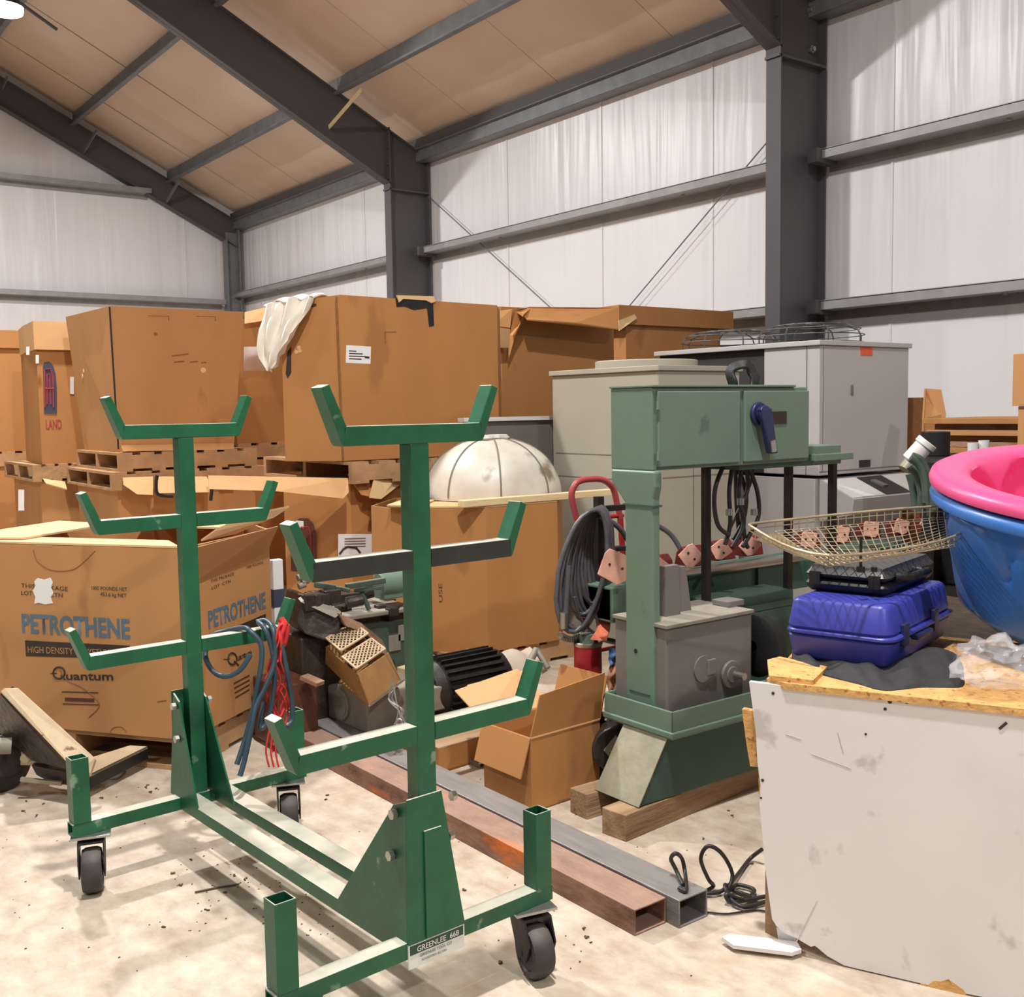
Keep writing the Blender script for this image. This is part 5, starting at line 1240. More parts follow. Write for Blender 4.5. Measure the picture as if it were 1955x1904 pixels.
# dark box with red brown front below it
q = MB(); p = at(598, 1318, d=4.45); q.box(p.x-.16, p.x+.02, p.y, p.y+.25, .02, p.z+.04); o = q.build('oily_case', M['oily'], bevel=.006); tag(o, 'small dark reddish oily case left of the dusty grey gear reducer', 'case')
o.data.materials[0] = mat('oily_red_brown', srgb(84, 48, 36), .45, var=.5, scale=12)
q = MB(); pA, pB = at(580, 1292, d=4.40), at(612, 1306, d=4.36); q.bar(pA, pB, .05, .016); o = q.build('brown_bracket', M['rust']); tag(o, 'rusty bracket lying on the small dark oily case', 'bracket')
# finned motor
m0, m1 = at(828, 1318, d=4.55), at(948, 1292, d=4.75)
fm = thing('finned_motor', 'black finned electric motor lying behind the near rack post and small carton', 'motor', (m0.x, m0.y, 0))
ax = (m1-m0).normalized(); q = MB(); q.cyl(m0, m1, .125, n=40); q.cyl(m1, m1+ax*.03, .125, .09, n=40); q.cyl(m0-ax*.04, m0, .10, .125, n=40); q.build('motor_body', M['blackmet'], fm, smooth=35)
q = MB(); sd = ax.cross(V((0, 0, 1))).normalized(); u = sd.cross(ax)
for i in range(26):
    t = i*2*PI/26; r = sd*math.cos(t)+u*math.sin(t); q.bar(m0+ax*.01+r*.132, m1-ax*.03+r*.132, .007, .024, up=r)
q.build('cooling_fin', M['black'], fm)
q = MB(); q.box(m0.x-.02, m0.x+.14, m0.y-.12, m0.y+.1, .052, m0.z-.1); q.build('motor_foot', M['blackmet'], fm, bevel=.004)
q = MB(); j = m0+ax*.05-sd*-.0+FW*-.13; q.para(j-V((.05, 0, .07)), (.09, 0, 0), (0, .05, 0), (0, 0, .1)); q.build('terminal_box', M['greyiron'], fm, bevel=.006)
# pale boards and canvas behind the motor
q = MB(); q.bar(at(770, 1284, d=4.7), at(906, 1248, d=5.0), .09, .035); o = q.build('wood_board', M['woodpale'], bevel=.003); tag(o, 'pale wooden board sloping behind the black finned motor', 'board')
q = MB(); P4 = [at(905, 1256, d=4.95), at(1012, 1238, d=5.05), at(1050, 1278, d=4.9), at(950, 1300, d=4.8)]
q.grid(lambda u, v: P4[0]*(1-u)*(1-v)+P4[1]*u*(1-v)+P4[2]*u*v+P4[3]*(1-u)*v+V((0, 0, .05*math.sin(PI*v)*math.sin(PI*u)+.008*math.sin(u*14))), 14, 10, th=(0, 0, -.01))
o = q.build('canvas', M['tarp'], smooth=70); tag(o, 'grey canvas sheet heaped behind the black finned motor', 'canvas')
q = MB(); q.tube([at(996, 1296, d=4.8), at(1024, 1240, d=4.9)], .016, 10); q.tube([at(1024, 1240, d=4.9), at(1046, 1276, d=4.85)], .014, 10); o = q.build('bent_pipe', M['greyiron'], smooth=50); tag(o, 'bent grey pipe leaning over the canvas behind the carton', 'pipe')
q = MB(); q.box(at(830, 1400, d=4.5).x-.02, at(830, 1400, d=4.5).x+.5, 3.42, 3.9, .0, .05); o = q.build('dark_pallet_board', M['oily']); o.name = 'skid_board'; tag(o, 'dark skid board on the floor under the black finned motor', 'skid')
# wire scraps hanging by the chute
q = MB(); rnd = random.Random(9)
for i in range(6):
    q.tube(bez([at(755+rnd.uniform(-8, 8), 1305+rnd.uniform(-12, 10), d=4.12), at(748+rnd.uniform(-8, 14), 1335, d=4.1), at(760+rnd.uniform(-10, 14), 1358, d=4.08), at(766+rnd.uniform(-14, 10), 1384, d=4.06)], 5), .0025, 5)
q.tube([at(762+6*math.cos(t*PI/6), 1379+6*math.sin(t*PI/6), d=4.05) for t in range(12)], .004, 6, closed=True)
o = q.build('steel_wire', M['zinc']); tag(o, 'tangled bright wire hanging beside the brown chute near the rack post', 'wire')

# ================================================================== PALLET JACK (left edge)
pj = thing('pallet_jack', 'cream painted pallet jack with dark wheel at the left edge behind the rack stake', 'pallet jack', (.9, 4.2, 0))
wc = at(12, 1480, d=4.02); wc.z = .105
q = MB(); Mx = Matrix.Translation(wc) @ Matrix.Rotation(rad(-62), 4, 'Z') @ Matrix.Rotation(PI/2, 4, 'Y')
q.lathe([(.0, -.03), (.05, -.03), (.06, -.02), (.085, -.024), (.102, -.02), (.105, 0), (.102, .02), (.085, .024), (.06, .02), (.05, .03), (.0, .03)], 40, Mx); q.build('wheel', M['rubber'], pj, smooth=35)
q = MB(); q.prism([at(0, 1320, d=3.86), at(8, 1313, d=3.86), at(34, 1313, d=3.88), at(182, 1448, d=3.88), at(172, 1478, d=3.84), at(148, 1478, d=3.80), at(140, 1468, d=3.80)], (.01, .02, -.016)); x = q.build('lift_strap', M['jack'], pj, bevel=.004)
q = MB(); q.prism([at(0, 1326, d=3.87), at(4, 1322, d=3.87), at(150, 1480, d=3.80), at(130, 1470, d=3.84), at(60, 1452, d=3.95), at(0, 1400, d=4.0)], (.05, .07, 0)); q.build('dark_frame', M['oily'], pj)
q = MB(); q.prism([at(40, 1430, d=3.98), at(92, 1436, d=3.98), at(92, 1462, d=3.98), at(38, 1462, d=3.98)], (.03, .04, 0)); q.cyl(at(48, 1448, d=3.96), at(48, 1448, d=3.99), .018, n=14); q.build('axle_block', M['jack'], pj, bevel=.004)
q = MB(); q.tube([at(-6, 1425, d=3.9), at(22, 1424, d=3.92)], .03, 14); q.build('roller_arm', M['greyiron'], pj, smooth=50)
q = MB(); q.bar(at(40, 1488, d=3.9), at(118, 1496, d=3.9), .014, .014); q.build('tie_rod', M['bare'], pj)
q = MB(); q.prism([at(60, 1462, d=3.95), at(135, 1476, d=3.9), at(135, 1500, d=3.9), at(100, 1496, d=3.92), at(70, 1480, d=3.95)], (.03, .06, 0)); q.build('linkage', M['oily'], pj)
fk0, fk1, fk2, fk3 = at(165, 1482, z=.09), at(168, 1448, z=.10), at(248, 1423, z=.10), at(282, 1425, z=.09)
q = MB(); q.prism([fk0, fk1, fk2, fk3], (0, 0, -.012)); q.build('fork_top', M['jack'], pj, bevel=.002)
q = MB(); q.prism([fk0, fk3, fk3-V((0, 0, .05)), fk0-V((0, 0, .055))], (-.012, .02, 0)); q.build('fork_side', M['black'], pj)
q = MB(); q.tube([at(220+14*math.cos(t*PI/8), 1476-5*math.cos(t*PI/8)+9*math.sin(t*PI/8), z=.006) for t in range(16)], .005, 6, closed=True); o = q.build('plastic_ring', M['white'], smooth=60); tag(o, 'white plastic ring lying on the floor by the pallet jack fork', 'ring')

# ================================================================== WHITE BENCH
bTL, bTR = V((2.072, 1.785, .70)), V((2.334, 1.21, .70))
bd_ = (bTR-bTL); bd_.z = 0; bu = bd_.normalized(); bn = V((bu.y, -bu.x, 0)); bn = bn if bn.dot(FW) < 0 else -bn     # bn faces the viewer
bTR = bTL+bu*1.25
bl = thing('workbench', 'scuffed white board workbench with chipboard top at the right edge', 'bench', (bTL+bu*.5-bn*.3).xy.to_3d())
pb0 = bTL.copy()
def FPp(px, py): return at(px, py, pl=(pb0, bn))
out = [(1430, 1302), (1436, 1345), (1443, 1400), (1446, 1455), (1452, 1500), (1450, 1535), (1455, 1590), (1460, 1650), (1467, 1705), (1474, 1755), (1482, 1768), (1496, 1782), (1518, 1790), (1534, 1800), (1548, 1808), (1556, 1806), (1580, 1826), (1612, 1844), (1640, 1856), (1662, 1866), (1676, 1862), (1690, 1880), (1716, 1888), (1738, 1884), (1745, 1894), (1762, 1894), (1775, 1884), (1782, 1898), (1800, 1892), (1810, 1905), (1836, 1914)]
front = [FPp(*p) for p in out]
last = front[-1]
far = bTL+bu*1.25
front += [V((far.x, far.y, .03)), V((far.x, far.y, .7)), ]
# top edge follows the photo
tops = [FPp(1955, 1360), FPp(1700, 1334), FPp(1530, 1314)]
q = MB(); q.prism([p if p.z > .004 else V((p.x, p.y, .004)) for p in front[:-1]]+[V((far.x, far.y, tops[0].z))]+tops, -bn*.016); fp = q.build('front_board', M['whitepanel'], bl)
# chipboard top
topz = .690
tp = [at(1432, 1298, z=.694), at(1462, 1284, z=.69), at(1518, 1268, z=.69)]
q = MB(); e0 = FPp(1432, 1304); e1_ = V((far.x, far.y, e0.z)); back = -bn*.72
q.prism([V((p.x, p.y, topz)) for p in (FPp(1500, 1305)+bn*.006, FPp(1700, 1330)+bn*.006, FPp(1955, 1356)+bn*.006, far+bn*.006, far+back, bTL+back, bTL-bn*.14+bu*.04, bTL-bn*.02+bu*.04)], (0, 0, .016)); q.build('bench_top', M['osb'], bl)
q = MB(); q.prism([V((p.x, p.y, topz+.016)) for p in (bTL+bu*.05-bn*.005, bTL+bu*.16-bn*.004, bTL+bu*.16-bn*.16, bTL-bn*.22+bu*.02, bTL-bn*.17+bu*.0)], (0, 0, .012)); q.build('loose_board', M['osb'], bl)
# side boards and torn chipboard at the left edge
q = MB(); q.prism([FPp(1412, 1358)-bn*.02, FPp(1434, 1362)-bn*.02, FPp(1452, 1455)-bn*.02, FPp(1446, 1470)-bn*.02, FPp(1428, 1468)-bn*.02, FPp(1420, 1420)-bn*.02], -bn*.02); q.prism([FPp(1436, 1340)-bn*.018, FPp(1450, 1340)-bn*.018, FPp(1456, 1520)-bn*.018, FPp(1447, 1520)-bn*.018], -bn*.02); q.prism([FPp(1444, 1490)-bn*.018, FPp(1456, 1490)-bn*.018, FPp(1456, 1530)-bn*.018, FPp(1446, 1525)-bn*.018], -bn*.02); q.build('torn_chipboard', M['osb'], bl)
q = MB(); q.prism([FPp(1745, 1892)+bn*.001, FPp(1758, 1878)+bn*.001, FPp(1770, 1882)+bn*.001, FPp(1784, 1872)+bn*.001, FPp(1796, 1874)+bn*.001, FPp(1812, 1870)+bn*.001, FPp(1840, 1890)+bn*.001, FPp(1850, 1912)+bn*.001, FPp(1760, 1912)+bn*.001], -bn*.002); x = q.build('chipped_patch', M['osb'], fp); x['label'] = 'chipped patch baring chipboard'
q = MB()
for px, py, r in ((1476, 1324, .004), (1699, 1340, .005), (1731, 1340, .005), (1690, 1354, .004), (1653, 1402, .003), (1456, 1490, .004), (1453, 1524, .003)):
    p = FPp(px, py); q.cyl(p, p+bn*.001, r, n=10)
q.bar(FPp(1908, 1392)+bn*.001, FPp(1922, 1380)+bn*.001, .006, .002, up=bn)
q.build('nail_hole', M['ink'], fp)
q = MB()
for a, c in (((1500, 1402), (1530, 1412)), ((1550, 1440), (1625, 1468)), ((1600, 1400), (1610, 1438)), ((1520, 1800), (1560, 1720))): q.tube([FPp(*a)+bn*.0003, FPp(*c)+bn*.0003], .0012, 4)
q.build('scratch', mat('grey_scuff', srgb(196, 190, 188), .6), fp)
for a_, c_ in ((.06, .1), (1.18, .1), (.06, .62), (1.18, .62)):
    p = bTL+bu*a_-bn*c_; q = MB(); q.box(p.x-.03, p.x+.03, p.y-.03, p.y+.03, 0, topz-.001); q.build('leg', M['woodold'], bl)
# broken white pieces by its foot
q = MB(); q.prism([at(1378, 1796, z=.012), at(1392, 1790, z=.012), at(1480, 1800, z=.012), at(1522, 1806, z=.012), at(1530, 1820, z=.012), at(1512, 1826, z=.012), at(1400, 1812, z=.012)], (0, 0, .010)); o = q.build('broken_board', M['whitepanel']); tag(o, 'sharp broken white board piece on the floor at the bench corner', 'board piece')
q = MB(); q.prism([at(1484, 1775, d=2.77), at(1520, 1790, d=2.75), at(1522, 1806, d=2.745), at(1488, 1800, d=2.77)], (.004, .006, .002)); o = q.build('broken_chip', M['paper']); tag(o, 'small white chip leaning at the torn bench corner', 'board piece')

# ---- things on the bench
zt_b = topz+.028
CB = at(1699, 1284, z=zt_b); AC = rad(-75.5)
cu_ = V((math.cos(AC), math.sin(AC), 0)); cl = .29; CA = CB-cu_*cl
bc = thing('tool_case', 'blue plastic tool case on the chipboard bench top under the black case', 'case', CA)
TBc = Matrix.Translation(CA) @ Matrix.Rotation(AC, 4, 'Z')
cw = .52; sgn = 1 if (TBc.to_3x3() @ V((0, 1, 0))).dot(FW) > 0 else -1
def shellbox(q, L, W, z0, z1, r, k0, k1):
    """rounded moulded half shell: outline shrinks by k0 at the bottom and k1 at the top"""
    def outl(ins): 
        pts = []
        for cx, cy, a0 in ((L-r, r, -90), (L-r, W-r, 0), (r, W-r, 90), (r, r, 180)):
            for s_ in range(6):
                a = rad(a0+s_*18); pts.append((cx+(r-ins)*math.cos(a) if r > ins else cx, cy+(r-ins)*math.sin(a) if r > ins else cy))
        return pts
    levels = [(z0, k0+.012), (z0+.006, k0+.004), (z0+.012, k0), (z1-.012, k1), (z1-.004, k1+.006), (z1, k1+.016)]
    rings = [[(x, sgn*y, z) for x, y in outl(k)] for z, k in levels]; n = len(rings[0]); vs = [p for r_ in rings for p in r_]
    fs = [(i*n+j, i*n+(j+1) % n, (i+1)*n+(j+1) % n, (i+1)*n+j) for i in range(len(rings)-1) for j in range(n)]
    fs += [tuple(range(n-1, -1, -1)), tuple((len(rings)-1)*n+j for j in range(n))]
    q.add(vs, fs)
hc_ = .165
q = MB(TBc); shellbox(q, cl, cw, 0, .075, .04, .014, .002); q.build('lower_shell', M['bluecase'], bc, smooth=40)
q = MB(TBc); shellbox(q, cl, cw, .079, hc_, .04, .002, .014); q.build('lid', M['bluecase'], bc, smooth=40)
q = MB(TBc); shellbox(q, cl+.006, cw+.006, .068, .086, .042, -.003, -.003); q.build('seam_lip', M['bluecase'], bc, smooth=40)
for v in (.10, .34): q = MB(TBc); q.box(cl-.004, cl+.010, sgn*(v-.018), sgn*(v+.018), .05, .11); q.build('latch', M['darkblue'], bc, bevel=.003)
q = MB(TBc); q.box(cl-.002, cl+.02, sgn*.16, sgn*.28, .055, .07); q.build('handle', M['darkblue'], bc, bevel=.004)
zk = zt_b+hc_
kB = at(1694, 1142, z=zk+.002); kl = .235; kA = kB-cu_*kl
TK = Matrix.Translation(kA) @ Matrix.Rotation(AC, 4, 'Z')
kc = thing('tool_case', 'black plastic tool case with side handle lying on the blue case', 'case', kA)
q = MB(TK); shellbox(q, kl, .40, 0, .034, .02, .006, .001); q.build('lower_shell', M['black'], kc, smooth=40)
q = MB(TK); shellbox(q, kl, .40, .037, .072, .02, .001, .012); x = q.build('lid', mat('black_dusty', srgb(40, 40, 42), .4, var=.3, scale=8, dust=srgb(104, 102, 98), dustamt=.5), kc, smooth=40)
q = MB(TK); q.tube([(kl-.0, sgn*.06, .05), (kl+.035, sgn*.08, .05), (kl+.04, sgn*.2, .05), (kl, sgn*.2, .05)], .011, 10); q.build('handle', M['black'], kc, smooth=50)
for xx in (.02, kl-.05): q = MB(TK); q.box(xx, xx+.03, sgn*-.004, sgn*.004, .02, .055); q.build('latch', M['black'], kc)
q = MB(); r0 = at(1643, 1088, z=zk+.082); q.tube([r0+V((0, 0, -.005)), r0+V((0, 0, .088))], .004, 8); q.cyl(r0-V((0, 0, .006)), r0+V((0, 0, .008)), .011, n=10); q.cyl(r0+V((.03, -.02, -.006)), r0+V((.03, -.02, .006)), .008, n=10); o = q.build('threaded_rod', M['blackmet']); tag(o, 'thin dark rod standing upright on the black tool case', 'rod')
# wire basket
wb = thing('wire_basket', 'rusty bright wire basket lying tilted on the black tool case', 'basket', at(1640, 1080, d=2.8))
wA, wB, wC, wD = at(1442, 1030, d=2.86), at(1582, 1082, d=2.70), at(1822, 1044, d=2.86), at(1818, 986, d=3.12)
wE = at(1480, 1014, d=3.0)
def WB(u, v):
    a = wB*(1-u)+wC*u; c = wE*(1-u)+wD*u
    if u < .3: c = wE*(1-u)+wD*u
    p = a*(1-v)+c*v
    return p-V((0, 0, .035*math.sin(PI*u)*math.sin(PI*min(1, v*1.1))))
q = MB()
for i in range(23): q.tube([WB(i/22, j/8) for j in range(9)], .0013, 5)
for j in range(15): q.tube([WB(i/10, j/14) for i in range(11)], .0013, 5)
q.build('wire_floor', M['wire'], wb)
q = MB(); rim = [wB, wA, wE, wD, wC]; rim2 = [p+V((0, 0, .028)) for p in rim]
q.tube(bez(rim2, 6, True), .004, 7, closed=True); q.tube(bez([p+V((0, 0, .014)) for p in rim], 6, True), .002, 5, closed=True)
for i in range(17): q.tube([wB*(1-i/16)+wA*(i/16), wB*(1-i/16)+wA*(i/16)+V((0, 0, .028))], .0016, 5); 
for i in range(17): q.tube([WB(0, i/16), wA+(wE-wA)*(i/16)], .0015, 4)
for i in range(24): q.tube([WB(i/23, 0), wB*(1-i/23)+wC*(i/23)+V((0, 0, .028))], .0016, 5); q.tube([WB(i/23, 1), wE*(1-i/23)+wD*(i/23)+V((0, 0, .028))], .0016, 5)
q.build('wire_rim', M['wire'], wb)
# black fabric bag under the blue case
q = MB()
cl0 = [at(1512, 1266, z=zt_b-.008), at(1560, 1284, z=zt_b-.008), at(1640, 1306, z=zt_b-.010), at(1690, 1318, z=zt_b-.010), at(1760, 1312, z=zt_b-.010), at(1830, 1312, z=zt_b-.010), at(1842, 1302, z=zt_b-.008)]
cl1 = [at(1512, 1240, z=zt_b+.0), at(1560, 1252, z=zt_b+.0), at(1640, 1262, z=zt_b+.002), at(1700, 1262, z=zt_b+.006), at(1770, 1236, z=zt_b+.03), at(1820, 1246, z=zt_b+.04), at(1838, 1270, z=zt_b+.02)]
c0b, c1b = bez(cl0, 5), bez(cl1, 5)
def clf(u, v):
    r = u*(len(c0b)-1); i = min(int(r), len(c0b)-2); f = r-i
    a = c0b[i]*(1-f)+c0b[i+1]*f; c = c1b[i]*(1-f)+c1b[i+1]*f
    return a*(1-v)+c*v+V((0, 0, (.012*math.sin(PI*v)*(1+.6*math.sin(u*23)+.5*math.sin(u*41+v*6)) if u > .0 else 0)))
q.grid(clf, 60, 10, th=(0, 0, -.004)); o = q.build('fabric_bag', M['blackbag'], smooth=70); tag(o, 'crumpled black fabric bag under the front of the blue tool case', 'bag')
# clear plastic bag
q = MB(); bm = bmesh.new(); bmesh.ops.create_icosphere(bm, subdivisions=4, radius=1)
pc = at(1905, 1268, d=2.55); rnd = random.Random(4)
from mathutils import noise as mnoise
vs = []
for v in bm.verts:
    n = v.co.normalized(); k = 1+.45*mnoise.noise(n*2.3)+.22*mnoise.noise(n*6)
    p = V((n.x*.105*k, n.y*.085*k, max(-.045, n.z*.06*k))); vs.append(pc+p)
q.add(vs, [tuple(v.index for v in f.verts) for f in bm.faces]); bm.free()
o = q.build('plastic_bag', M['film'], smooth=30); tag(o, 'crumpled clear plastic bag on the bench top beside the blue case', 'bag')
# ---- paddling pools
def pool(label, base, tilt, mt, R, H, name, r0k=.80):
    Mp = Matrix.Translation(base) @ tilt
    q = MB(); r0 = R*r0k
    prof = [(.0, .012), (r0*.9, .012), (r0*.985, .02), (r0+.012, .05), (R*(.93 if r0k > .77 else .84), H-.05), (R*(.945 if r0k > .77 else .855), H-.018), (R*(.955 if r0k > .77 else .87), H-.006), (R*(.97 if r0k > .77 else .90), H), (R*1.0, H+.006), (R*1.035, H-.004), (R*1.045, H-.02), (R*1.04, H-.034), (R*1.02, H-.036), (R*.99, H-.028), (R*(.965 if r0k > .77 else .95), H-.02 if r0k < .77 else H-.04), (R*(.955 if r0k > .77 else .875), H-.05), (r0+.022, .045), (r0, .008), (r0*.9, 0), (.0, 0)]
    def rf(r, z, t):
        if r < .05 or z < .02 or z > H-.05: return r
        w = z/H
        k = 10; ph = t*k/(2*PI)
        a = abs((ph % 1)-.5)*2; b2 = abs(((ph+.5) % 1)-.5)*2
        arch1 = max(0, 1-a*a-((w-.12)/.42)**2) ; arch2 = max(0, 1-b2*b2-((w-.5)/.42)**2)
        f = max(arch1, arch2); return r+.020*min(1, max(0, f)*4)+.008*max(0, f)
    # denser wall for the moulded shell pattern
    P2 = []
    for i in range(len(prof)-1):
        a, c = prof[i], prof[i+1]; n = 26 if abs(a[1]-c[1]) > .1 else 1
        for j in range(n): P2.append((a[0]+(c[0]-a[0])*j/n, a[1]+(c[1]-a[1])*j/n))
    P2.append(prof[-1])
    q.lathe(P2, 240, Mp, rf); o = q.build(name, M[mt], smooth=55); return tag(o, label, 'paddling pool', 'nested paddling pools')
tiltax = V((RT.x, RT.y, 0)); tl = Matrix.Rotation(rad(7.2), 4, tiltax)
pcn = at(1780, 905, d=2.92)+RT*.635; pcn.z = .80
pool('round blue paddling pool on the bench, holding the pink pool', pcn-V((0, 0, .03)), tl, 'poolblue', .588, .37, 'paddling_pool')
pool('round pink paddling pool sitting inside the blue pool', pcn+V((0, 0, .034)), tl, 'poolpink', .59, .35, 'paddling_pool', .72)
q = MB(); q.box(pcn.x-.1, pcn.x+.35, pcn.y-.25, pcn.y+.2, topz+.016, pcn.z-.10); o = q.build('foam_block', M['card2'], bevel=.004); tag(o, 'cardboard block under the paddling pools on the bench', 'block')

# ================================================================== FAR RIGHT BACKGROUND
tb = thing('shelf_table', 'dark steel table by the side wall carrying flattened cartons and cans', 'table', (6.0, 3.0, 0))
tz2 = 1.118
tb.location = (5.4, 2.9, 0)
tpoly = [(4.55, 2.90), (5.42, 3.46), (6.7, 3.46), (6.7, 2.2), (4.55, 2.2)]
q = MB(); q.prism([V((*p, tz2-.04)) for p in tpoly], (0, 0, .04)); q.build('table_top', M['blackmet'], tb)
for X, Y in ((4.62, 2.86), (5.45, 3.4), (6.6, 3.4), (6.6, 2.26), (4.62, 2.26)): q = MB(); q.box(X-.03, X+.03, Y-.03, Y+.03, 0, tz2-.04); q.build('leg', M['blackmet'], tb)
q = MB(); q.prism([V((*p, .5)) for p in tpoly], (0, 0, .03)); q.build('lower_shelf', M['blackmet'], tb)
ca = at(1772, 862, d=6.0); cbp = at(1945, 862, d=5.75)
def plate_stack():
    for k in range(6):
        q = MB(); z0 = tz2+.001+k*.032; j = .02*((k*37) % 5-2)
        q.box(5.46+j, 6.1+j*.5, 2.55+j, 3.40-j*.6, z0, z0+.03); o = q.build('flat_carton', M[('card2', 'rust', 'card2', 'card', 'rust', 'card2')[k]], bevel=.002)
        tag(o, 'flattened cardboard carton %s on the steel table' % ('at the bottom of the stack', 'second from the bottom of the stack', 'third from the bottom of the stack', 'third from the top of the stack', 'second from the top of the stack', 'on top of the stack')[k], 'carton', 'flattened cartons on the steel table')
plate_stack()
def RBp(px, py, d): return at(px, py, d=d)
q = MB(); q.prism([RBp(1768, 742, 6.3), RBp(1797, 744, 6.3), RBp(1806, 790, 6.2), RBp(1805, 812, 6.2), RBp(1805, 812, 6.2).xy.to_3d()+V((0, 0, .002)), RBp(1764, 800, 6.2).xy.to_3d()+V((0, 0, .002)), RBp(1764, 800, 6.2)], (.012, .02, 0)); o = q.build('cardboard_sheet', M['card']); tag(o, 'upright tan cardboard sheet beside the tall grey chiller', 'cardboard')
cbx = RBp(1748, 765, 7.2); q = MB(); ring_walls(q, [(cbx.x-.1, cbx.y), (cbx.x+.12, cbx.y-.1), (cbx.x+.3, cbx.y+.2), (cbx.x+.08, cbx.y+.3)], 0, cbx.z+.02); o = q.build('open_carton', M['cardedge']); tag(o, 'dark open carton behind the tall grey chiller', 'carton')
a = RBp(1932, 775, 4.25); q = MB(); q.box(a.x, a.x+.28, a.y-.3, a.y, a.z, a.z+.205); o = q.build('carton', M['card'], bevel=.002); tag(o, 'tan carton standing on a taller carton at the far right edge', 'carton')
q = MB(); q.box(a.x+.01, a.x+.27, a.y-.28, a.y-.02, 0.0, a.z-.002); o = q.build('tall_carton', M['card'], bevel=.002); tag(o, 'tall tan carton under another carton at the far right edge', 'carton')
p = RBp(1758, 858, 5.2); ax2 = (RT*.6+V((0, 0, 1.0))*.75-FW*.2).normalized()
q = MB(); q.cyl(p-ax2*.075, p+ax2*.02, .045, n=26); q.cyl(p+ax2*.02, p+ax2*.05, .052, n=26); o = q.build('canister', M['white'], bevel=.004, smooth=40); tag(o, 'white canister tilted beside the tall grey chiller', 'canister')
q = MB(); q.cyl(p-ax2*.13-FW*.02, p-ax2*.075, .03, n=14); q.build('valve', M['bare'], o, smooth=40)
p = RBp(1786, 850, 5.6); q = MB(); q.cyl((p.x, p.y, tz2+.001), (p.x, p.y, RBp(1786, 824, 5.6).z), .072, n=26); o = q.build('paint_can', M['black'], bevel=.003, smooth=40); tag(o, 'black can behind the tilted white canister', 'can')
for px, lab in ((1857, 'left one of the two small white cups on the steel table'), (1878, 'right one of the two small white cups on the steel table')):
    p = RBp(px, 862, 5.35); zc = RBp(px, 846 if px < 1870 else 841, 5.35).z
    q = MB(); q.lathe([(.0, tz2+.002), (.022, tz2+.002), (.026, zc), (.022, zc), (.018, tz2+.012), (.0, tz2+.012)], 24, Matrix.Translation((p.x, p.y, 0))); o = q.build('cup', M['white'], smooth=40); tag(o, lab, 'cup', 'small white cups')
q = MB()
for k, pts in enumerate(([(1738, 875), (1752, 885), (1764, 915), (1768, 960)], [(1736, 890), (1748, 905), (1758, 940), (1756, 980)], [(1742, 870), (1760, 880), (1776, 920), (1782, 975)], [(1764, 900), (1772, 940), (1776, 985)], [(1735, 905), (1742, 930), (1748, 975)])):
    q.tube(bez([at(px, py, d=4.7+.06*k) for px, py in pts], 6), .016, 8)
o = q.build('hose_bundle', M['hose'], smooth=60); tag(o, 'dark hoses bundled beside the sloping control panel of the grey chiller', 'hose')
o.data.materials[0] = M['oilgreen']
q = MB(); q.box(4.66, 5.4, 2.3, 2.86, .532, 1.05); o = q.build('dark_cabinet', M['black'], bevel=.01); tag(o, 'dark equipment cabinet under the steel table behind the paddling pools', 'cabinet')

# ================================================================== FLOOR BITS
q = MB()
pts = [at(1455, 1622, z=.05), at(1432, 1640, z=.012), at(1410, 1668, z=.012), at(1392, 1690, z=.02), at(1372, 1704, z=.012), at(1345, 1705, z=.012), at(1362, 1692, z=.012), at(1352, 1678, z=.05), at(1338, 1640, z=.10), at(1352, 1616, z=.14), at(1378, 1630, z=.12), at(1398, 1668, z=.06), at(1392, 1700, z=.02), at(1408, 1690, z=.012), at(1440, 1700, z=.012), at(1420, 1718, z=.012), at(1388, 1708, z=.03), at(1398, 1722, z=.012), at(1462, 1712, z=.012)]
q.tube(bez(pts, 8), .006, 8)
q.tube(bez([at(1462, 1722, z=.01), at(1420, 1732, z=.01), at(1394, 1715, z=.02), at(1384, 1690, z=.03), at(1400, 1700, z=.01), at(1446, 1716, z=.01)], 8), .006, 8)
q.tube(bez([at(1304, 1690, z=.085), at(1290, 1660, z=.10), at(1281, 1640, z=.13), at(1290, 1630, z=.15), at(1302, 1640, z=.12), at(1308, 1668, z=.08), at(1310, 1700, z=.085), at(1296, 1696, z=.085)], 8), .006, 8)
o = q.build('power_cord', M['dkhose'], smooth=60); tag(o, 'black power cord looped on the floor between the steel tubes and the bench', 'cord')
q = MB(); q.tube(bez([at(1350, 1742, z=.005), at(1390, 1745, z=.005), at(1440, 1738, z=.005), at(1470, 1742, z=.005)], 6), .003, 6); o = q.build('thin_cord', M['dkhose'], smooth=60); tag(o, 'thin dark cord lying on the floor in front of the looped power cord', 'cord')
q = MB(); rnd = random.Random(21)
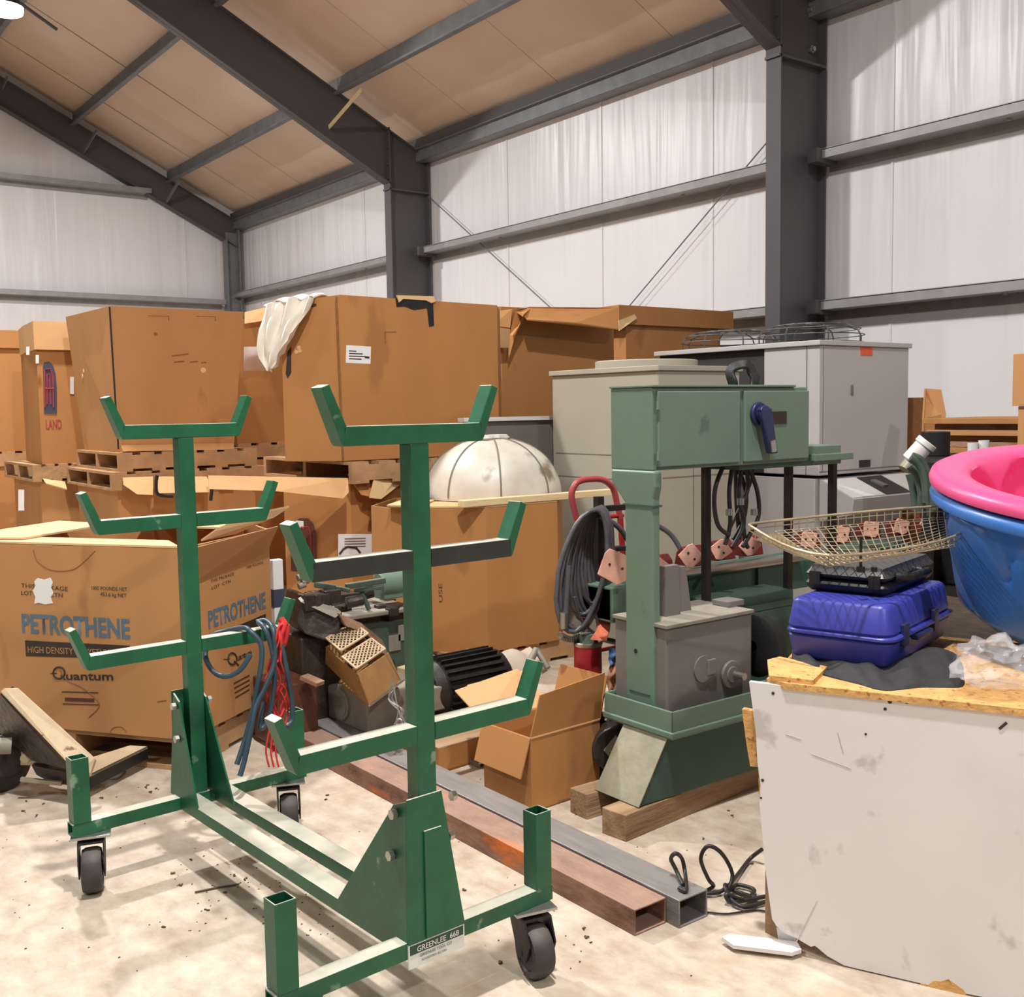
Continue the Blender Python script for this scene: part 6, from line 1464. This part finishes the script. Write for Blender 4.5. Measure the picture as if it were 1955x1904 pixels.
spots = [(52, 1530), (82, 1538), (46, 1552), (70, 1560), (280, 1506), (286, 1514), (300, 1507), (196, 1526), (283, 1500), (366, 1643), (330, 1668), (345, 1690), (620, 1528), (628, 1520), (730, 1616), (885, 1700), (1114, 1775), (1180, 1690), (1345, 1602), (1392, 1550), (1398, 1560), (1130, 1800), (955, 1840), (1436, 1650), (450, 1672), (470, 1680), (455, 1690), (430, 1705), (395, 1738), (312, 1770), (1118, 1790), (992, 1837), (1046, 1712)]
for px, py in spots:
    for k in range(2):
        p = at(px+rnd.uniform(-3, 3), py+rnd.uniform(-2, 2), z=0); s_ = rnd.uniform(.002, .006); an = rnd.uniform(0, 3)
        T = Matrix.Translation((p.x, p.y, 0)) @ Matrix.Rotation(an, 4, 'Z'); v = [T @ V(c) for c in ((-s_, -s_*.5, .001), (s_*1.3, -s_*.4, .001), (s_, s_*.6, .001), (-s_*.7, s_*.5, .001))]
        q.prism(v, (0, 0, s_*.6))
for i in range(160):
    p = at(rnd.uniform(330, 640), rnd.uniform(1620, 1790), z=0) if i % 2 else at(rnd.uniform(0, 1400), rnd.uniform(1480, 1890), z=0)
    s_ = rnd.uniform(.0012, .003); q.prism([p+V((-s_, -s_, .0005)), p+V((s_*1.5, -s_*.6, .0005)), p+V((s_*.4, s_, .0005))], (0, 0, s_*.6))
o = q.build('debris', M['chip']); tag(o, 'dark crumbs and wood chips scattered over the concrete floor', 'debris', kind='stuff')
q = MB(); q.tube([at(372, 1704, z=.004), at(420, 1694, z=.004), at(450, 1690, z=.004)], .003, 6); o = q.build('twig', M['chip']); tag(o, 'thin brown stick on the floor between the rack rails and the camera', 'stick')

for a, lab in (([(300, 908), (298, 925), (302, 944), (330, 948)], 'dark strap hanging under the two stacked pallets on the left'), ([(398, 908), (404, 930), (402, 956)], 'dark strap hanging beside the far rack post under the left pallets')):
    q = MB(); q.tube(bez([at(px, py, Y=7.22) for px, py in a], 5), .012, 7); o = q.build('strap', M['black'], smooth=60); tag(o, lab, 'strap')
p = at(534, 1130, d=5.0); q = MB(); q.box(p.x-.03, p.x+.022, p.y, p.y+.04, 0, at(534, 1068, d=5.0).z); o = q.build('tall_package', M['paper'], bevel=.004); tag(o, 'tall white package just behind the right edge of the large printed box', 'package')
q = MB(); q.box(p.x-.031, p.x+.023, p.y-.001, p.y+.03, at(534, 1135, d=5.0).z-.06, at(534, 1125, d=5.0).z); q.build('blue_band', M['inknavy'], o)
